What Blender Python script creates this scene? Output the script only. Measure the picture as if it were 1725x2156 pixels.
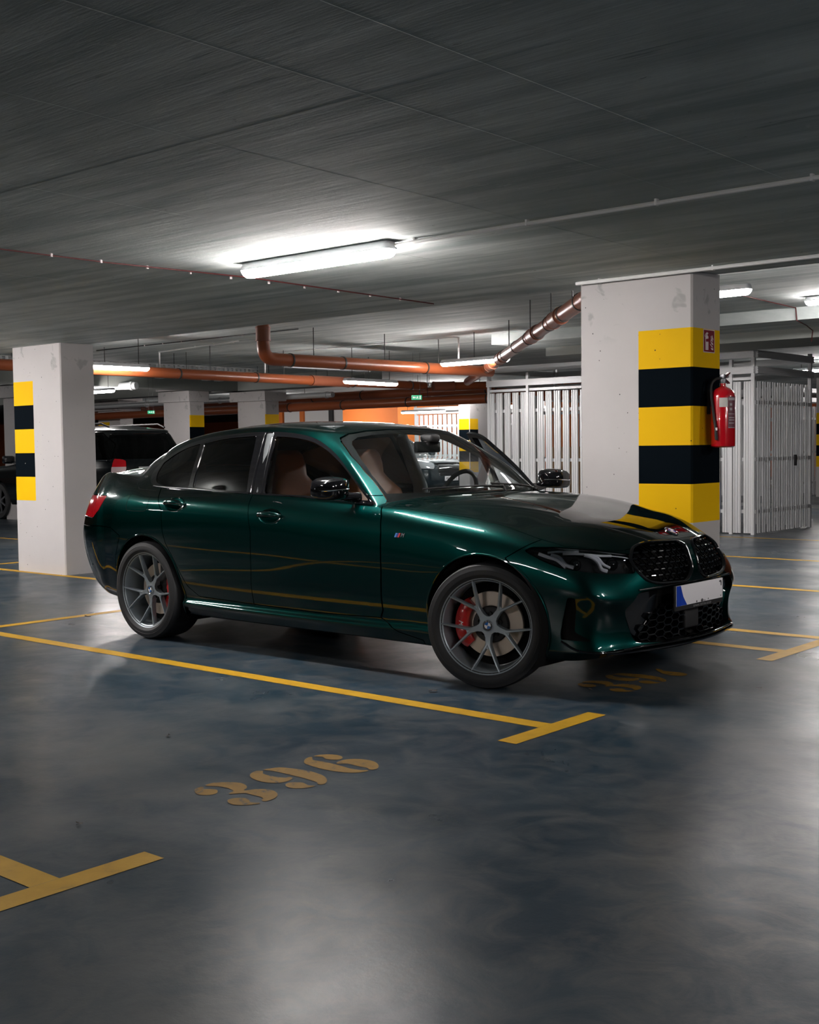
import bpy, bmesh, math, random
import numpy as np
from mathutils import Vector, Matrix
from mathutils.bvhtree import BVHTree
from math import sin, cos, pi, radians, atan2, sqrt

for _o in list(bpy.data.objects):
    bpy.data.objects.remove(_o)
SC = bpy.context.scene
COL = SC.collection

# ------------------------------------------------------------------ camera
FPX, IMW, IMH = 2573.66, 1725.0, 2156.0
cam_d = bpy.data.cameras.new('camera')
cam = bpy.data.objects.new('camera', cam_d)
COL.objects.link(cam)
cam_d.sensor_fit = 'HORIZONTAL'
cam_d.sensor_width = 36.0
cam_d.lens = 36.0 * FPX / IMW
cam_d.clip_start = 0.05
cam_d.clip_end = 200
CR = Matrix(((0.75522429, -0.02494085, 0.65499178),
             (0.65534416, 0.04803416, -0.75380154),
             (-0.01266153, 0.99853426, 0.05262141)))
cam.matrix_world = Matrix.Translation((0, 0, 1.273)) @ CR.to_4x4()
SC.camera = cam

# ------------------------------------------------------------------ world, view
w = bpy.data.worlds.new('world')
SC.world = w
w.use_nodes = True
w.node_tree.nodes['Background'].inputs[0].default_value = (0.55, 0.75, 0.8, 1)
w.node_tree.nodes['Background'].inputs[1].default_value = 0.0
SC.view_settings.view_transform = 'Standard'
SC.view_settings.look = 'None'
SC.view_settings.exposure = 3.1
SC.view_settings.gamma = 1.0
SC.view_settings.use_curve_mapping = False
SC.cycles.diffuse_bounces = 6

# lamp brightness and colours of the big surfaces
LAMP_C = (1.0, .94, .915)
LAMP_S = 24.0
FLOOR_A, FLOOR_B, FLOOR_C = (.005, .019, .034), (.020, .037, .052), (.082, .090, .094)
UNSEEN = [(1.5, 4.97, 2.335, True), (.4, 8.3, 2.46, True), (-4.5, -3.0, 2.335, True), (-9.5, -2.6, 2.335, True), (-9.3, 3.5, 2.335, True),
           (-13.2, 5.3, 2.335, True), (-10.9, 4.6, 2.335, True), (3.2, 2.6, 2.335, False), (-15.5, -1.5, 2.335, True), (-29, 12, 2.5, True), (-25, 22.5, 2.6, True), (-24.0, 8.5, 2.6, True), (-31, 25, 2.4, True), (-9, 22, 2.6, True), (-10, 33, 2.6, True), (-20, 34, 2.6, True)]  # unseen lamps: some follow highlights, others added to brighten pillars and plate
# ------------------------------------------------------------------ materials
def mat(name, color, rough=0.5, metal=0.0, coat=0.0, spec=0.5, emit=None, estr=0.0, alpha=None):
    m = bpy.data.materials.new(name)
    m.use_nodes = True
    b = m.node_tree.nodes['Principled BSDF']
    b.inputs['Base Color'].default_value = (*color, 1)
    b.inputs['Roughness'].default_value = rough
    b.inputs['Metallic'].default_value = metal
    b.inputs['Specular IOR Level'].default_value = spec
    if coat:
        b.inputs['Coat Weight'].default_value = coat
        b.inputs['Coat Roughness'].default_value = 0.02
    if emit:
        b.inputs['Emission Color'].default_value = (*emit, 1)
        b.inputs['Emission Strength'].default_value = estr
    return m

def glass_mat(name, tint, rough=0.0, spec_ior=1.5):
    """thin automotive glass: tinted see-through mixed with fresnel reflection"""
    m = bpy.data.materials.new(name)
    m.use_nodes = True
    nt = m.node_tree
    nt.nodes.clear()
    out = nt.nodes.new('ShaderNodeOutputMaterial')
    mix = nt.nodes.new('ShaderNodeMixShader')
    tr = nt.nodes.new('ShaderNodeBsdfTransparent')
    gl = nt.nodes.new('ShaderNodeBsdfGlossy')
    fr = nt.nodes.new('ShaderNodeFresnel')
    tr.inputs[0].default_value = (*tint, 1)
    gl.inputs['Roughness'].default_value = rough
    fr.inputs[0].default_value = spec_ior
    nt.links.new(fr.outputs[0], mix.inputs[0])
    nt.links.new(tr.outputs[0], mix.inputs[1])
    nt.links.new(gl.outputs[0], mix.inputs[2])
    nt.links.new(mix.outputs[0], out.inputs[0])
    return m

# ------------------------------------------------------------------ objects
def tag(o, label=None, cat=None, group=None, kind=None):
    if label: o['label'] = label
    if cat: o['category'] = cat
    if group: o['group'] = group
    if kind: o['kind'] = kind
    return o

def empty(name, loc=(0, 0, 0), rz=0.0, parent=None, rot=None):
    o = bpy.data.objects.new(name, None)
    COL.objects.link(o)
    o.empty_display_size = 0.2
    o.location = loc
    o.rotation_euler = rot if rot else (0, 0, rz)
    if parent: o.parent = parent
    return o

def link(name, me, parent=None, m=None):
    o = bpy.data.objects.new(name, me)
    COL.objects.link(o)
    if m is not None:
        if isinstance(m, (list, tuple)):
            for q in m: me.materials.append(q)
        else:
            me.materials.append(m)
    if parent: o.parent = parent
    return o

class MB:
    """collects shapes into one mesh"""
    def __init__(s):
        s.v, s.f, s.mi, s.sm = [], [], [], []
    def add(s, vs, fs, mi=0, smooth=False, T=None):
        b = len(s.v)
        if T is not None:
            vs = [tuple(T @ Vector(p)) for p in vs]
        s.v += [tuple(p) for p in vs]
        for f in fs:
            s.f.append(tuple(i + b for i in f)); s.mi.append(mi); s.sm.append(smooth)
        return s
    def box(s, c, d, mi=0, T=None, bev=0.0):
        hx, hy, hz = d[0] / 2, d[1] / 2, d[2] / 2
        if bev <= 0:
            vs = [(c[0] + a * hx, c[1] + b * hy, c[2] + e * hz) for e in (-1, 1) for a, b in ((-1, -1), (1, -1), (1, 1), (-1, 1))]
            fs = [(3, 2, 1, 0), (4, 5, 6, 7), (0, 1, 5, 4), (1, 2, 6, 5), (2, 3, 7, 6), (3, 0, 4, 7)]
            return s.add(vs, fs, mi, False, T)
        bm = bmesh.new()
        bmesh.ops.create_cube(bm, size=1)
        for v in bm.verts:
            v.co = Vector((v.co.x * d[0] + c[0], v.co.y * d[1] + c[1], v.co.z * d[2] + c[2]))
        bmesh.ops.bevel(bm, geom=list(bm.edges), offset=bev, segments=3, profile=0.5, affect='EDGES')
        bm.verts.index_update()
        s.add([v.co[:] for v in bm.verts], [[v.index for v in f.verts] for f in bm.faces], mi, True, T)
        bm.free()
        return s
    def prism(s, poly, z0, z1, mi=0, T=None, smooth=False):
        n = len(poly)
        vs = [(p[0], p[1], z0) for p in poly] + [(p[0], p[1], z1) for p in poly]
        fs = [tuple(range(n - 1, -1, -1)), tuple(range(n, 2 * n))] + [(i, (i + 1) % n, n + (i + 1) % n, n + i) for i in range(n)]
        return s.add(vs, fs, mi, smooth, T)
    def lathe(s, prof, n=32, mi=0, T=None, smooth=True, close=False, caps=True):
        """prof: (r, z) about z"""
        vs, fs = [], []
        for r, z in prof:
            for k in range(n):
                a = 2 * pi * k / n
                vs.append((r * cos(a), r * sin(a), z))
        m = len(prof)
        for i in range(m if close else m - 1):
            j = (i + 1) % m
            for k in range(n):
                l = (k + 1) % n
                fs.append((i * n + k, i * n + l, j * n + l, j * n + k))
        if not close and caps:
            if prof[0][0] > 1e-6: fs.append(tuple(range(n - 1, -1, -1)))
            if prof[-1][0] > 1e-6: fs.append(tuple((m - 1) * n + k for k in range(n)))
        return s.add(vs, fs, mi, smooth, T)
    def tube(s, pts, r, n=12, mi=0, smooth=True, caps=True, rs=None):
        pts = [Vector(p) for p in pts]
        vs, fs = [], []
        up = Vector((0, 0, 1))
        t0 = (pts[1] - pts[0]).normalized()
        if abs(t0.dot(up)) > 0.95: up = Vector((1, 0, 0))
        x = t0.cross(up).normalized()
        for i, p in enumerate(pts):
            if i == 0: t = pts[1] - pts[0]
            elif i == len(pts) - 1: t = pts[-1] - pts[-2]
            else: t = (pts[i + 1] - p).normalized() + (p - pts[i - 1]).normalized()
            t.normalize()
            x = (x - t * x.dot(t)).normalized()
            y = t.cross(x)
            rr = rs[i] if rs else r
            k_ = 1.0
            if 0 < i < len(pts) - 1:
                c_ = t.dot((p - pts[i - 1]).normalized()); k_ = 1 / max(c_, 0.5)
            for k in range(n):
                a = 2 * pi * k / n
                vs.append(p + (x * cos(a) + y * sin(a)) * rr * k_)
        for i in range(len(pts) - 1):
            for k in range(n):
                l = (k + 1) % n
                fs.append((i * n + k, i * n + l, (i + 1) * n + l, (i + 1) * n + k))
        if caps:
            fs.append(tuple(range(n - 1, -1, -1)))
            fs.append(tuple((len(pts) - 1) * n + k for k in range(n)))
        return s.add(vs, fs, mi, smooth)
    def build(s, name, m, parent=None, sharp=40):
        me = bpy.data.meshes.new(name)
        me.from_pydata(s.v, [], s.f)
        me.polygons.foreach_set('material_index', s.mi)
        me.polygons.foreach_set('use_smooth', s.sm)
        me.validate()
        bm = bmesh.new(); bm.from_mesh(me)
        bmesh.ops.recalc_face_normals(bm, faces=bm.faces)
        bm.to_mesh(me); bm.free()
        if any(s.sm): me.set_sharp_from_angle(angle=radians(sharp))
        return link(name, me, parent, m)

def dup(o, parent=None, loc=None, rz=None, label=None, group=None, name=None):
    """copy a thing with its parts and sub-parts"""
    c = o.copy()
    if name: c.name = name
    COL.objects.link(c)
    c.parent = parent
    if loc is not None: c.location = loc
    if rz is not None: c.rotation_euler = (0, 0, rz)
    if label: c['label'] = label
    if group: c['group'] = group
    for ch in list(o.children):
        dup(ch, c)
    return c

def cr(pts, n=8, closed=False):
    """Catmull-Rom through pts (any dimension)"""
    P = [np.array(p, float) for p in pts]
    out = []
    m = len(P)
    rng = range(m) if closed else range(m - 1)
    for i in rng:
        if closed:
            a, b, c, d = P[(i - 1) % m], P[i], P[(i + 1) % m], P[(i + 2) % m]
        else:
            b, c = P[i], P[i + 1]
            a = P[i - 1] if i > 0 else 2 * b - c
            d = P[i + 2] if i + 2 < m else 2 * c - b
        for k in range(n):
            t = k / n
            out.append(0.5 * ((2 * b) + (-a + c) * t + (2 * a - 5 * b + 4 * c - d) * t * t + (-a + 3 * b - 3 * c + d) * t ** 3))
    if not closed: out.append(P[-1])
    return [tuple(q) for q in out]

def rpoly(poly, r, n=4):
    """round the corners of a 2-D polygon; r a number or one per corner"""
    out = []
    m = len(poly)
    for i in range(m):
        p = np.array(poly[i][:2], float); a = np.array(poly[i - 1][:2], float); b = np.array(poly[(i + 1) % m][:2], float)
        ri = r[i] if isinstance(r, (list, tuple)) else r
        if ri <= 0: out.append(tuple(p)); continue
        u = a - p; lu = np.linalg.norm(u); v = b - p; lv = np.linalg.norm(v)
        d = min(ri, lu * .48, lv * .48)
        s_, e_ = p + u / lu * d, p + v / lv * d
        for k in range(n + 1):
            t = k / n
            out.append(tuple((1 - t) ** 2 * s_ + 2 * t * (1 - t) * p + t * t * e_))
    return out

def sdf(P, poly):
    """signed distance (negative inside) of 2-D points to polygon, numpy"""
    P = np.asarray(P, float); Q = np.array(poly, float)
    d = np.full(len(P), 1e9); ins = np.zeros(len(P), bool)
    n = len(Q)
    for i in range(n):
        a, b = Q[i - 1], Q[i]
        e = b - a; w_ = P - a
        t = np.clip((w_ @ e) / max(e @ e, 1e-12), 0, 1)
        q = w_ - t[:, None] * e
        d = np.minimum(d, (q * q).sum(1))
        c = (a[1] > P[:, 1]) != (b[1] > P[:, 1])
        if e[1] != 0:
            xi = a[0] + (P[:, 1] - a[1]) / e[1] * e[0]
            ins ^= c & (P[:, 0] < xi)
    d = np.sqrt(d)
    return np.where(ins, -d, d)

class TM:
    """triangle soup with vertex normals that can be cut by signed fields"""
    def __init__(s, V, N, F, tagv=None):
        s.V, s.N, s.F = V, N, F
        s.T = tagv if tagv is not None else np.zeros(len(F), int)
    def copy(s): return TM(s.V.copy(), s.N.copy(), s.F.copy(), s.T.copy())
    def compact(s):
        u, inv = np.unique(s.F.ravel(), return_inverse=True)
        return TM(s.V[u], s.N[u], inv.reshape(-1, 3), s.T)
    def sel(s, mask): return TM(s.V, s.N, s.F[mask], s.T[mask]).compact()
    def keep(s, val):
        """keep where val > 0 (val per vertex)"""
        if len(s.F) == 0: return s
        val = np.where(np.abs(val) < 1e-7, 1e-7, val)
        pos = val > 0
        fp = pos[s.F]
        c = fp.sum(1)
        full = s.F[c == 3]; ft = s.T[c == 3]
        V, N = [s.V], [s.N]
        newF, newT = [full], [ft]
        nv = len(s.V)
        edge = {}
        ev, en = [], []
        def cut(i, j):
            k = (i, j) if i < j else (j, i)
            if k in edge: return edge[k]
            t = val[i] / (val[i] - val[j])
            ev.append(s.V[i] + (s.V[j] - s.V[i]) * t)
            q = s.N[i] + (s.N[j] - s.N[i]) * t
            en.append(q / (np.linalg.norm(q) + 1e-12))
            edge[k] = nv + len(ev) - 1
            return edge[k]
        add, addt = [], []
        for fi in np.nonzero((c == 1) | (c == 2))[0]:
            a, b, d = s.F[fi]
            tri = [int(a), int(b), int(d)]
            out = []
            for q in range(3):
                i, j = tri[q], tri[(q + 1) % 3]
                if pos[i]: out.append(i)
                if pos[i] != pos[j]: out.append(cut(i, j))
            add.append((out[0], out[1], out[2])); addt.append(s.T[fi])
            if len(out) == 4:
                add.append((out[0], out[2], out[3])); addt.append(s.T[fi])
        if add:
            newF.append(np.array(add)); newT.append(np.array(addt))
            V.append(np.array(ev)); N.append(np.array(en))
        return TM(np.vstack(V), np.vstack(N), np.vstack(newF).astype(int), np.concatenate(newT)).compact()
    def boundary(s):
        """directed boundary edges (a,b)"""
        F = s.F
        E = np.vstack([F[:, [0, 1]], F[:, [1, 2]], F[:, [2, 0]]])
        key = np.sort(E, 1)
        k = key[:, 0].astype(np.int64) * (len(s.V) + 1) + key[:, 1]
        u, idx, cnt = np.unique(k, return_index=True, return_counts=True)
        return E[idx[cnt == 1]]
    def mirror(s):
        V = s.V * [1, -1, 1]; N = s.N * [1, -1, 1]
        return TM(V, N, s.F[:, ::-1].copy(), s.T.copy())
    def offset(s, d):
        return TM(s.V + s.N * d, s.N.copy(), s.F.copy(), s.T.copy())
    def build(s, name, m, parent=None, rim=0.0, rimdir=None, rimfilter=None):
        """rim: depth of an edge turned inward along -normal (or rimdir)"""
        V, N, F = s.V, s.N, s.F
        nF0 = len(F)
        mi = np.zeros(len(F), int)
        if rim:
            B = s.boundary()
            if rimfilter is not None: B = B[rimfilter(s.V[B[:, 0]], s.V[B[:, 1]])]
            if len(B):
                d = -s.N if rimdir is None else np.tile(np.array(rimdir, float), (len(s.V), 1))
                u = np.unique(B)
                # tangent-plane rim normal: average of cross(edge, normal)
                rn = np.zeros_like(V)
                e = V[B[:, 1]] - V[B[:, 0]]
                cn = np.cross(e, N[B[:, 0]])
                np.add.at(rn, B[:, 0], cn); np.add.at(rn, B[:, 1], cn)
                rn /= (np.linalg.norm(rn, axis=1)[:, None] + 1e-12)
                k = len(V)
                mp = {int(a): i for i, a in enumerate(u)}
                b0 = 0.0012
                A_ = V[u]
                V = np.vstack([V, A_, A_ + d[u] * rim])
                N = np.vstack([N, rn[u], rn[u]])
                n = len(u)
                R_ = []
                for a, b in B:
                    ia, ib = mp[int(a)], mp[int(b)]
                    R_.append((k + ib, k + ia, k + n + ia)); R_.append((k + ib, k + n + ia, k + n + ib))
                F = np.vstack([F, np.array(R_)])
        me = bpy.data.meshes.new(name)
        me.vertices.add(len(V)); me.vertices.foreach_set('co', V.astype(np.float32).ravel())
        me.loops.add(len(F) * 3); me.loops.foreach_set('vertex_index', F.astype(np.int32).ravel())
        me.polygons.add(len(F))
        me.polygons.foreach_set('loop_start', np.arange(0, len(F) * 3, 3, dtype=np.int32))
        me.polygons.foreach_set('use_smooth', np.ones(len(F), bool))
        me.update(calc_edges=True)
        me.normals_split_custom_set_from_vertices([tuple(q) for q in N])
        return link(name, me, parent, m)

# ------------------------------------------------------------------ car materials
M_PAINT = mat('green_metallic_paint', (0.0005, 0.026, 0.0235), 0.40, 1.0, 1.0)
def _flake(m):
    nt = m.node_tree; b = nt.nodes['Principled BSDF']
    n = nt.nodes.new('ShaderNodeTexNoise'); n.inputs['Scale'].default_value = 900; n.inputs['Detail'].default_value = 1
    tc = nt.nodes.new('ShaderNodeTexCoord'); nt.links.new(tc.outputs['Object'], n.inputs['Vector'])
    r = nt.nodes.new('ShaderNodeMapRange'); r.inputs[1].default_value = .35; r.inputs[2].default_value = .65
    r.inputs[3].default_value = .30; r.inputs[4].default_value = .46
    nt.links.new(n.outputs['Fac'], r.inputs[0]); nt.links.new(r.outputs[0], b.inputs['Roughness'])
_flake(M_PAINT)
M_PAINT.node_tree.nodes['Principled BSDF'].inputs['Specular Tint'].default_value = (.03, .22, .20, 1)
M_BLK = mat('gloss_black', (0.004, 0.004, 0.005), 0.06, 0, 0.6)
M_MBLK = mat('matte_black_plastic', (0.010, 0.010, 0.011), 0.6)
M_DARK = mat('dark_liner', (0.006, 0.006, 0.006), 0.9, spec=.2)
M_RUB = mat('tyre_rubber', (0.016, 0.017, 0.019), 0.62)
M_RIM = mat('grey_alloy', (0.30, 0.345, 0.375), 0.38, 0.55)
M_DISC = mat('brake_disc_steel', (0.58, 0.50, 0.42), 0.42, 0.5)  # warm tint stands in for the floor's reflection on the steel
M_CAL = mat('red_caliper', (0.50, 0.012, 0.012), 0.3, 0, .5)
M_WHITE = mat('white_plastic', (0.75, 0.75, 0.76), 0.4)
M_CHR = mat('chrome', (0.75, 0.76, 0.78), 0.12, 1.0)
M_GREYM = mat('grey_metal', (0.30, 0.31, 0.33), 0.35, 0.9)
M_BLUE = mat('badge_blue', (0.01, 0.12, 0.42), 0.2, 0, .6)
M_GLASS = glass_mat('clear_glass', (0.88, 0.92, 0.92))
M_SHIELD = glass_mat('windscreen_glass', (0.72, 0.79, 0.79))
M_PRIV = glass_mat('privacy_glass', (0.035, 0.04, 0.045))
M_LENS = glass_mat('lamp_lens', (0.90, 0.92, 0.95))
M_TAN = mat('tan_leather', (0.44, 0.175, 0.065), 0.5)
M_INT = mat('dark_interior', (0.012, 0.012, 0.013), 0.7)
M_HEAD = mat('grey_headliner', (0.10, 0.11, 0.115), 0.9)
M_TAIL = mat('red_tail_lens', (0.42, 0.006, 0.012), 0.1, 0, .8)
M_HLIN = mat('headlight_inner', (0.88, 0.89, 0.93), 0.3, .0)  # white colour stands in for lamp reflections on chrome guides
M_PLB = mat('plate_blue', (0.005, 0.045, 0.40), 0.35)
M_PLW = mat('plate_white', (0.80, 0.78, 0.80), 0.4)
M_AMB = mat('m_red', (0.5, 0.02, 0.02), .3); M_MBL = mat('m_light_blue', (0.05, 0.22, 0.6), .3); M_MDB = mat('m_dark_blue', (0.03, 0.03, 0.22), .3)
# ================================================================== car body surface
def ip(xs, ys, x):
    """smooth (monotone-ish cubic hermite) table interpolation"""
    xs = np.array(xs, float); ys = np.array(ys, float)
    if xs[0] > xs[-1]: xs, ys = xs[::-1], ys[::-1]
    x = min(max(x, xs[0]), xs[-1])
    h = np.diff(xs); dl = np.diff(ys) / h
    m = np.zeros(len(xs))
    m[0], m[-1] = dl[0], dl[-1]
    for i in range(1, len(xs) - 1):
        m[i] = (dl[i - 1] * h[i] + dl[i] * h[i - 1]) / (h[i] + h[i - 1])
    i = int(np.clip(np.searchsorted(xs, x) - 1, 0, len(h) - 1))
    t = (x - xs[i]) / h[i]
    return ((2 * t**3 - 3 * t**2 + 1) * ys[i] + (t**3 - 2 * t**2 + t) * h[i] * m[i] + (-2 * t**3 + 3 * t**2) * ys[i + 1] + (t**3 - t**2) * h[i] * m[i + 1])

# side sections: station x -> rows 0..9 of (y, z)
SIDE = {
  0.34: [(.70,.175),(.775,.172),(.800,.225),(.803,.30),(.818,.42),(.826,.54),(.822,.63),(.806,.695),(.780,.735),(.725,.772)],
  0.00: [(.70,.175),(.825,.175),(.855,.225),(.868,.30),(.886,.42),(.897,.55),(.898,.66),(.884,.75),(.850,.82),(.770,.868)],
 -0.42: [(0.720,0.185),(0.826,0.182),(0.864,0.255),(0.858,0.306),(0.884,0.420),(0.893,0.550),(0.895,0.670),(0.887,0.780),(0.862,0.862),(0.795,0.916)],
 -0.76: [(0.720,0.188),(0.828,0.184),(0.868,0.256),(0.852,0.301),(0.880,0.420),(0.889,0.550),(0.892,0.680),(0.886,0.800),(0.862,0.885),(0.812,0.940)],
 -1.40: [(0.720,0.190),(0.830,0.185),(0.872,0.256),(0.852,0.301),(0.880,0.420),(0.890,0.550),(0.895,0.700),(0.892,0.825),(0.866,0.910),(0.818,0.968)],
 -1.85: [(0.720,0.190),(0.830,0.186),(0.872,0.258),(0.852,0.304),(0.881,0.420),(0.892,0.550),(0.898,0.700),(0.896,0.845),(0.869,0.930),(0.817,0.992)],
 -2.37: [(0.720,0.190),(0.830,0.188),(0.872,0.260),(0.856,0.311),(0.888,0.420),(0.902,0.550),(0.909,0.700),(0.907,0.855),(0.878,0.945),(0.806,1.012)],
 -2.85: [(0.720,0.200),(0.826,0.200),(0.866,0.275),(0.862,0.326),(0.892,0.430),(0.905,0.560),(0.912,0.700),(0.909,0.855),(0.877,0.955),(0.786,1.038)],
 -3.20: [(.70,.225),(.800,.225),(.838,.275),(.852,.35),(.872,.44),(.887,.57),(.893,.70),(.889,.850),(.850,.970),(.742,1.078)],
 -3.48: [(.68,.255),(.745,.255),(.790,.305),(.812,.375),(.838,.46),(.856,.58),(.860,.70),(.850,.835),(.800,.985),(.690,1.112)],
}
SX = sorted(SIDE)
def side(x, r):
    return ip(SX, [SIDE[s][r][0] for s in SX], x), ip(SX, [SIDE[s][r][1] for s in SX], x)

# front wrap columns, rows 0..9 of (x, y, z)
FRONT = [
  # centre
  [(0.620,0.000,0.200),(0.740,0.000,0.202),(0.792,0.000,0.243),(0.768,0.000,0.287),(0.775,0.000,0.380),(0.778,0.000,0.470),(0.778,0.000,0.555),(0.772,0.000,0.630),(0.748,0.000,0.700),(0.695,0.000,0.765)],
  [(0.620,0.200,0.200),(0.728,0.200,0.202),(0.782,0.200,0.243),(0.760,0.200,0.287),(0.768,0.200,0.380),(0.771,0.200,0.470),(0.771,0.200,0.555),(0.765,0.200,0.630),(0.742,0.200,0.700),(0.688,0.200,0.765)],
  [(0.584,0.380,0.200),(0.694,0.380,0.202),(0.752,0.385,0.243),(0.734,0.385,0.287),(0.744,0.385,0.380),(0.747,0.385,0.470),(0.742,0.385,0.555),(0.725,0.385,0.630),(0.698,0.380,0.695),(0.650,0.368,0.745)],
  [(0.562,0.550,0.200),(0.650,0.550,0.202),(0.712,0.560,0.243),(0.694,0.560,0.287),(0.692,0.554,0.380),(0.715,0.560,0.478),(0.700,0.560,0.555),(0.665,0.555,0.625),(0.627,0.545,0.670),(0.612,0.505,0.726)],
  [(0.510,0.652,0.190),(0.580,0.677,0.190),(0.640,0.692,0.232),(0.624,0.692,0.283),(0.626,0.687,0.390),(0.653,0.702,0.488),(0.633,0.702,0.560),(0.593,0.694,0.630),(0.550,0.677,0.676),(0.518,0.618,0.742)],
  [(0.450,0.698,0.180),(0.480,0.743,0.178),(0.530,0.765,0.224),(0.522,0.768,0.289),(0.518,0.762,0.405),(0.542,0.785,0.518),(0.525,0.783,0.595),(0.492,0.770,0.660),(0.454,0.743,0.700),(0.405,0.705,0.757)],
]
SIDEX = [0.30, 0.16, 0.0, -0.16, -0.32, -0.50, -0.66]     # fender columns
BELTX = [-0.80, -1.02, -1.26, -1.50, -1.76, -2.02, -2.28, -2.52, -2.74, -2.92, -3.08]  # greenhouse columns; first = A pillar, last = C pillar
QUX = [-3.24, -3.38, -3.50]
REAR = [
  [(-3.565,.67,0.275),(-3.615,.69,0.275),(-3.660,.725,0.325),(-3.685,.745,0.395),(-3.710,.765,0.480),(-3.735,.775,0.590),(-3.745,.775,0.705),(-3.720,.765,0.830),(-3.680,.725,0.970),(-3.645,.655,1.095)],
  [(-3.645,.59,0.285),(-3.715,.60,0.285),(-3.760,.63,0.335),(-3.780,.65,0.405),(-3.800,.655,0.490),(-3.830,.655,0.600),(-3.840,.65,0.715),(-3.810,.645,0.835),(-3.765,.62,0.970),(-3.735,.575,1.088)],
  [(-3.665,.42,0.290),(-3.765,.43,0.290),(-3.810,.44,0.340),(-3.830,.45,0.410),(-3.850,.45,0.490),(-3.880,.45,0.600),(-3.895,.45,0.720),(-3.860,.44,0.840),(-3.815,.43,0.975),(-3.790,.42,1.110)],
  [(-3.675,.21,0.290),(-3.785,.21,0.290),(-3.830,.215,0.340),(-3.850,.22,0.410),(-3.870,.22,0.490),(-3.900,.22,0.600),(-3.915,.22,0.720),(-3.880,.215,0.840),(-3.835,.21,0.980),(-3.810,.21,1.140)],
  [(-3.675,0,0.290),(-3.790,0,0.290),(-3.835,0,0.340),(-3.855,0,0.410),(-3.875,0,0.490),(-3.905,0,0.600),(-3.920,0,0.720),(-3.885,0,0.840),(-3.840,0,0.980),(-3.815,0,1.143)],
]
ringcols = [list(c) for c in FRONT]
for x in SIDEX + BELTX + QUX:
    col = []
    for r in range(10):
        y, z = side(x, r)
        col.append((x, y, z))
    ringcols.append(col)
ringcols += REAR
NF = len(FRONT); iA = NF + len(SIDEX); iC = iA + len(BELTX) - 1; iR = iC + len(QUX) + 1   # iR = first REAR column
NC = len(ringcols)

class Cage:
    def __init__(s): s.v = []; s.k = {}; s.f = []; s.m = []; s.cr = {}
    def vi(s, p):
        k = tuple(round(float(c), 4) for c in p)
        if k not in s.k: s.k[k] = len(s.v); s.v.append(k)
        return s.k[k]
    def quad(s, a, b, c, d, m):
        ids = [s.vi(q) for q in (a, b, c, d)]
        o = []
        for i in ids:
            if i not in o: o.append(i)
        s.f.append(tuple(o)); s.m.append(m)
    def crease(s, a, b, w_):
        i, j = s.vi(a), s.vi(b)
        s.cr[(min(i, j), max(i, j))] = w_
cg = Cage()
for c in range(NC - 1):
    for r in range(9):
        cg.quad(ringcols[c][r], ringcols[c + 1][r], ringcols[c + 1][r + 1], ringcols[c][r + 1], 0)
top = [col[9] for col in ringcols]

# ---- hood grid: rows across from centre (j=0) to shutline, columns from nose to cowl
# cowl line from A pillar base to the centre
hoodL = NF - 1            # corner column on the ring top
nj = hoodL                # cells across
cowl = [(-.560,0,1.004),(-.570,.19,1.003),(-.605,.38,.998),(-.665,.55,.988),(-.735,.70,.970)]
cowl = cowl + [top[iA]]
assert len(cowl) == nj + 1
ni = iA - hoodL
hoodprof_x = [.695,.66,.52,.32,.10,-.12,-.34,-.56]
hoodprof_z = [.765,.792,.846,.898,.940,.972,.993,1.004]
H = [[None] * (nj + 1) for _ in range(ni + 1)]
for i in range(ni + 1):
    for j in range(nj + 1):
        if i == 0: H[i][j] = top[j]
        elif j == nj: H[i][j] = top[hoodL + i]
        elif i == ni: H[i][j] = cowl[j]
        else:
            t = (i / ni)
            e = top[hoodL + i]
            a = np.array(top[j]); b = np.array(cowl[j])
            # x follows centre->edge blend
            xc = a[0] + (b[0] - a[0]) * (t ** 0.92)
            f_ = j / nj
            x = xc
            y = e[1] * (a[1] * (1 - t) / top[hoodL][1] + b[1] * t / top[iA][1]) 
            zc = ip(hoodprof_x, hoodprof_z, x)
            ye = e[1]
            g = min(1, abs(y) / ye)
            ze = ip([q[0] for q in top[hoodL:iA + 1]], [q[2] for q in top[hoodL:iA + 1]], x)
            # crown across: flat centre, power-dome crease near 0.62 of the width, then falling to the shutline
            z = ze + (zc - ze) * (1 - g ** 2.6)
            z += 0.014 * math.exp(-((g - .60) / .16) ** 2) * sin(pi * min(1, t * 1.05))
            H[i][j] = (x, y, z)
for i in range(ni):
    for j in range(nj):
        cg.quad(H[i][j], H[i + 1][j], H[i + 1][j + 1], H[i][j + 1], 1)

# ---- greenhouse
ROOFTOP = [(-1.36,.585,1.352),(-1.46,.605,1.368),(-1.60,.615,1.384),(-1.75,.618,1.394),(-1.93,.617,1.403),(-2.11,.613,1.402),(-2.32,.606,1.393),(-2.52,.596,1.376),(-2.70,.583,1.352),(-2.86,.568,1.319),(-3.00,.550,1.280)]
header = [(-1.235,0,1.395),(-1.240,.16,1.393),(-1.252,.31,1.387),(-1.275,.43,1.378),(-1.31,.52,1.367)]
header = header + [ROOFTOP[0]]
blbase = [(-3.40,0,1.150),(-3.395,.16,1.149),(-3.38,.32,1.146),(-3.35,.46,1.139),(-3.27,.60,1.118)]     # foot of the rear window
bltop = [(-2.985,0,1.348),(-2.985,.16,1.346),(-2.985,.30,1.338),(-2.99,.40,1.326),(-2.998,.48,1.307)]
base = cowl[:-1] + [top[iA + i] for i in range(len(BELTX))] + blbase[::-1]
topr = header[:-1] + ROOFTOP + bltop[::-1]
assert len(base) == len(topr), (len(base), len(topr))
nb = len(base)
GB = [[None] * nb for _ in range(4)]
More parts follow.
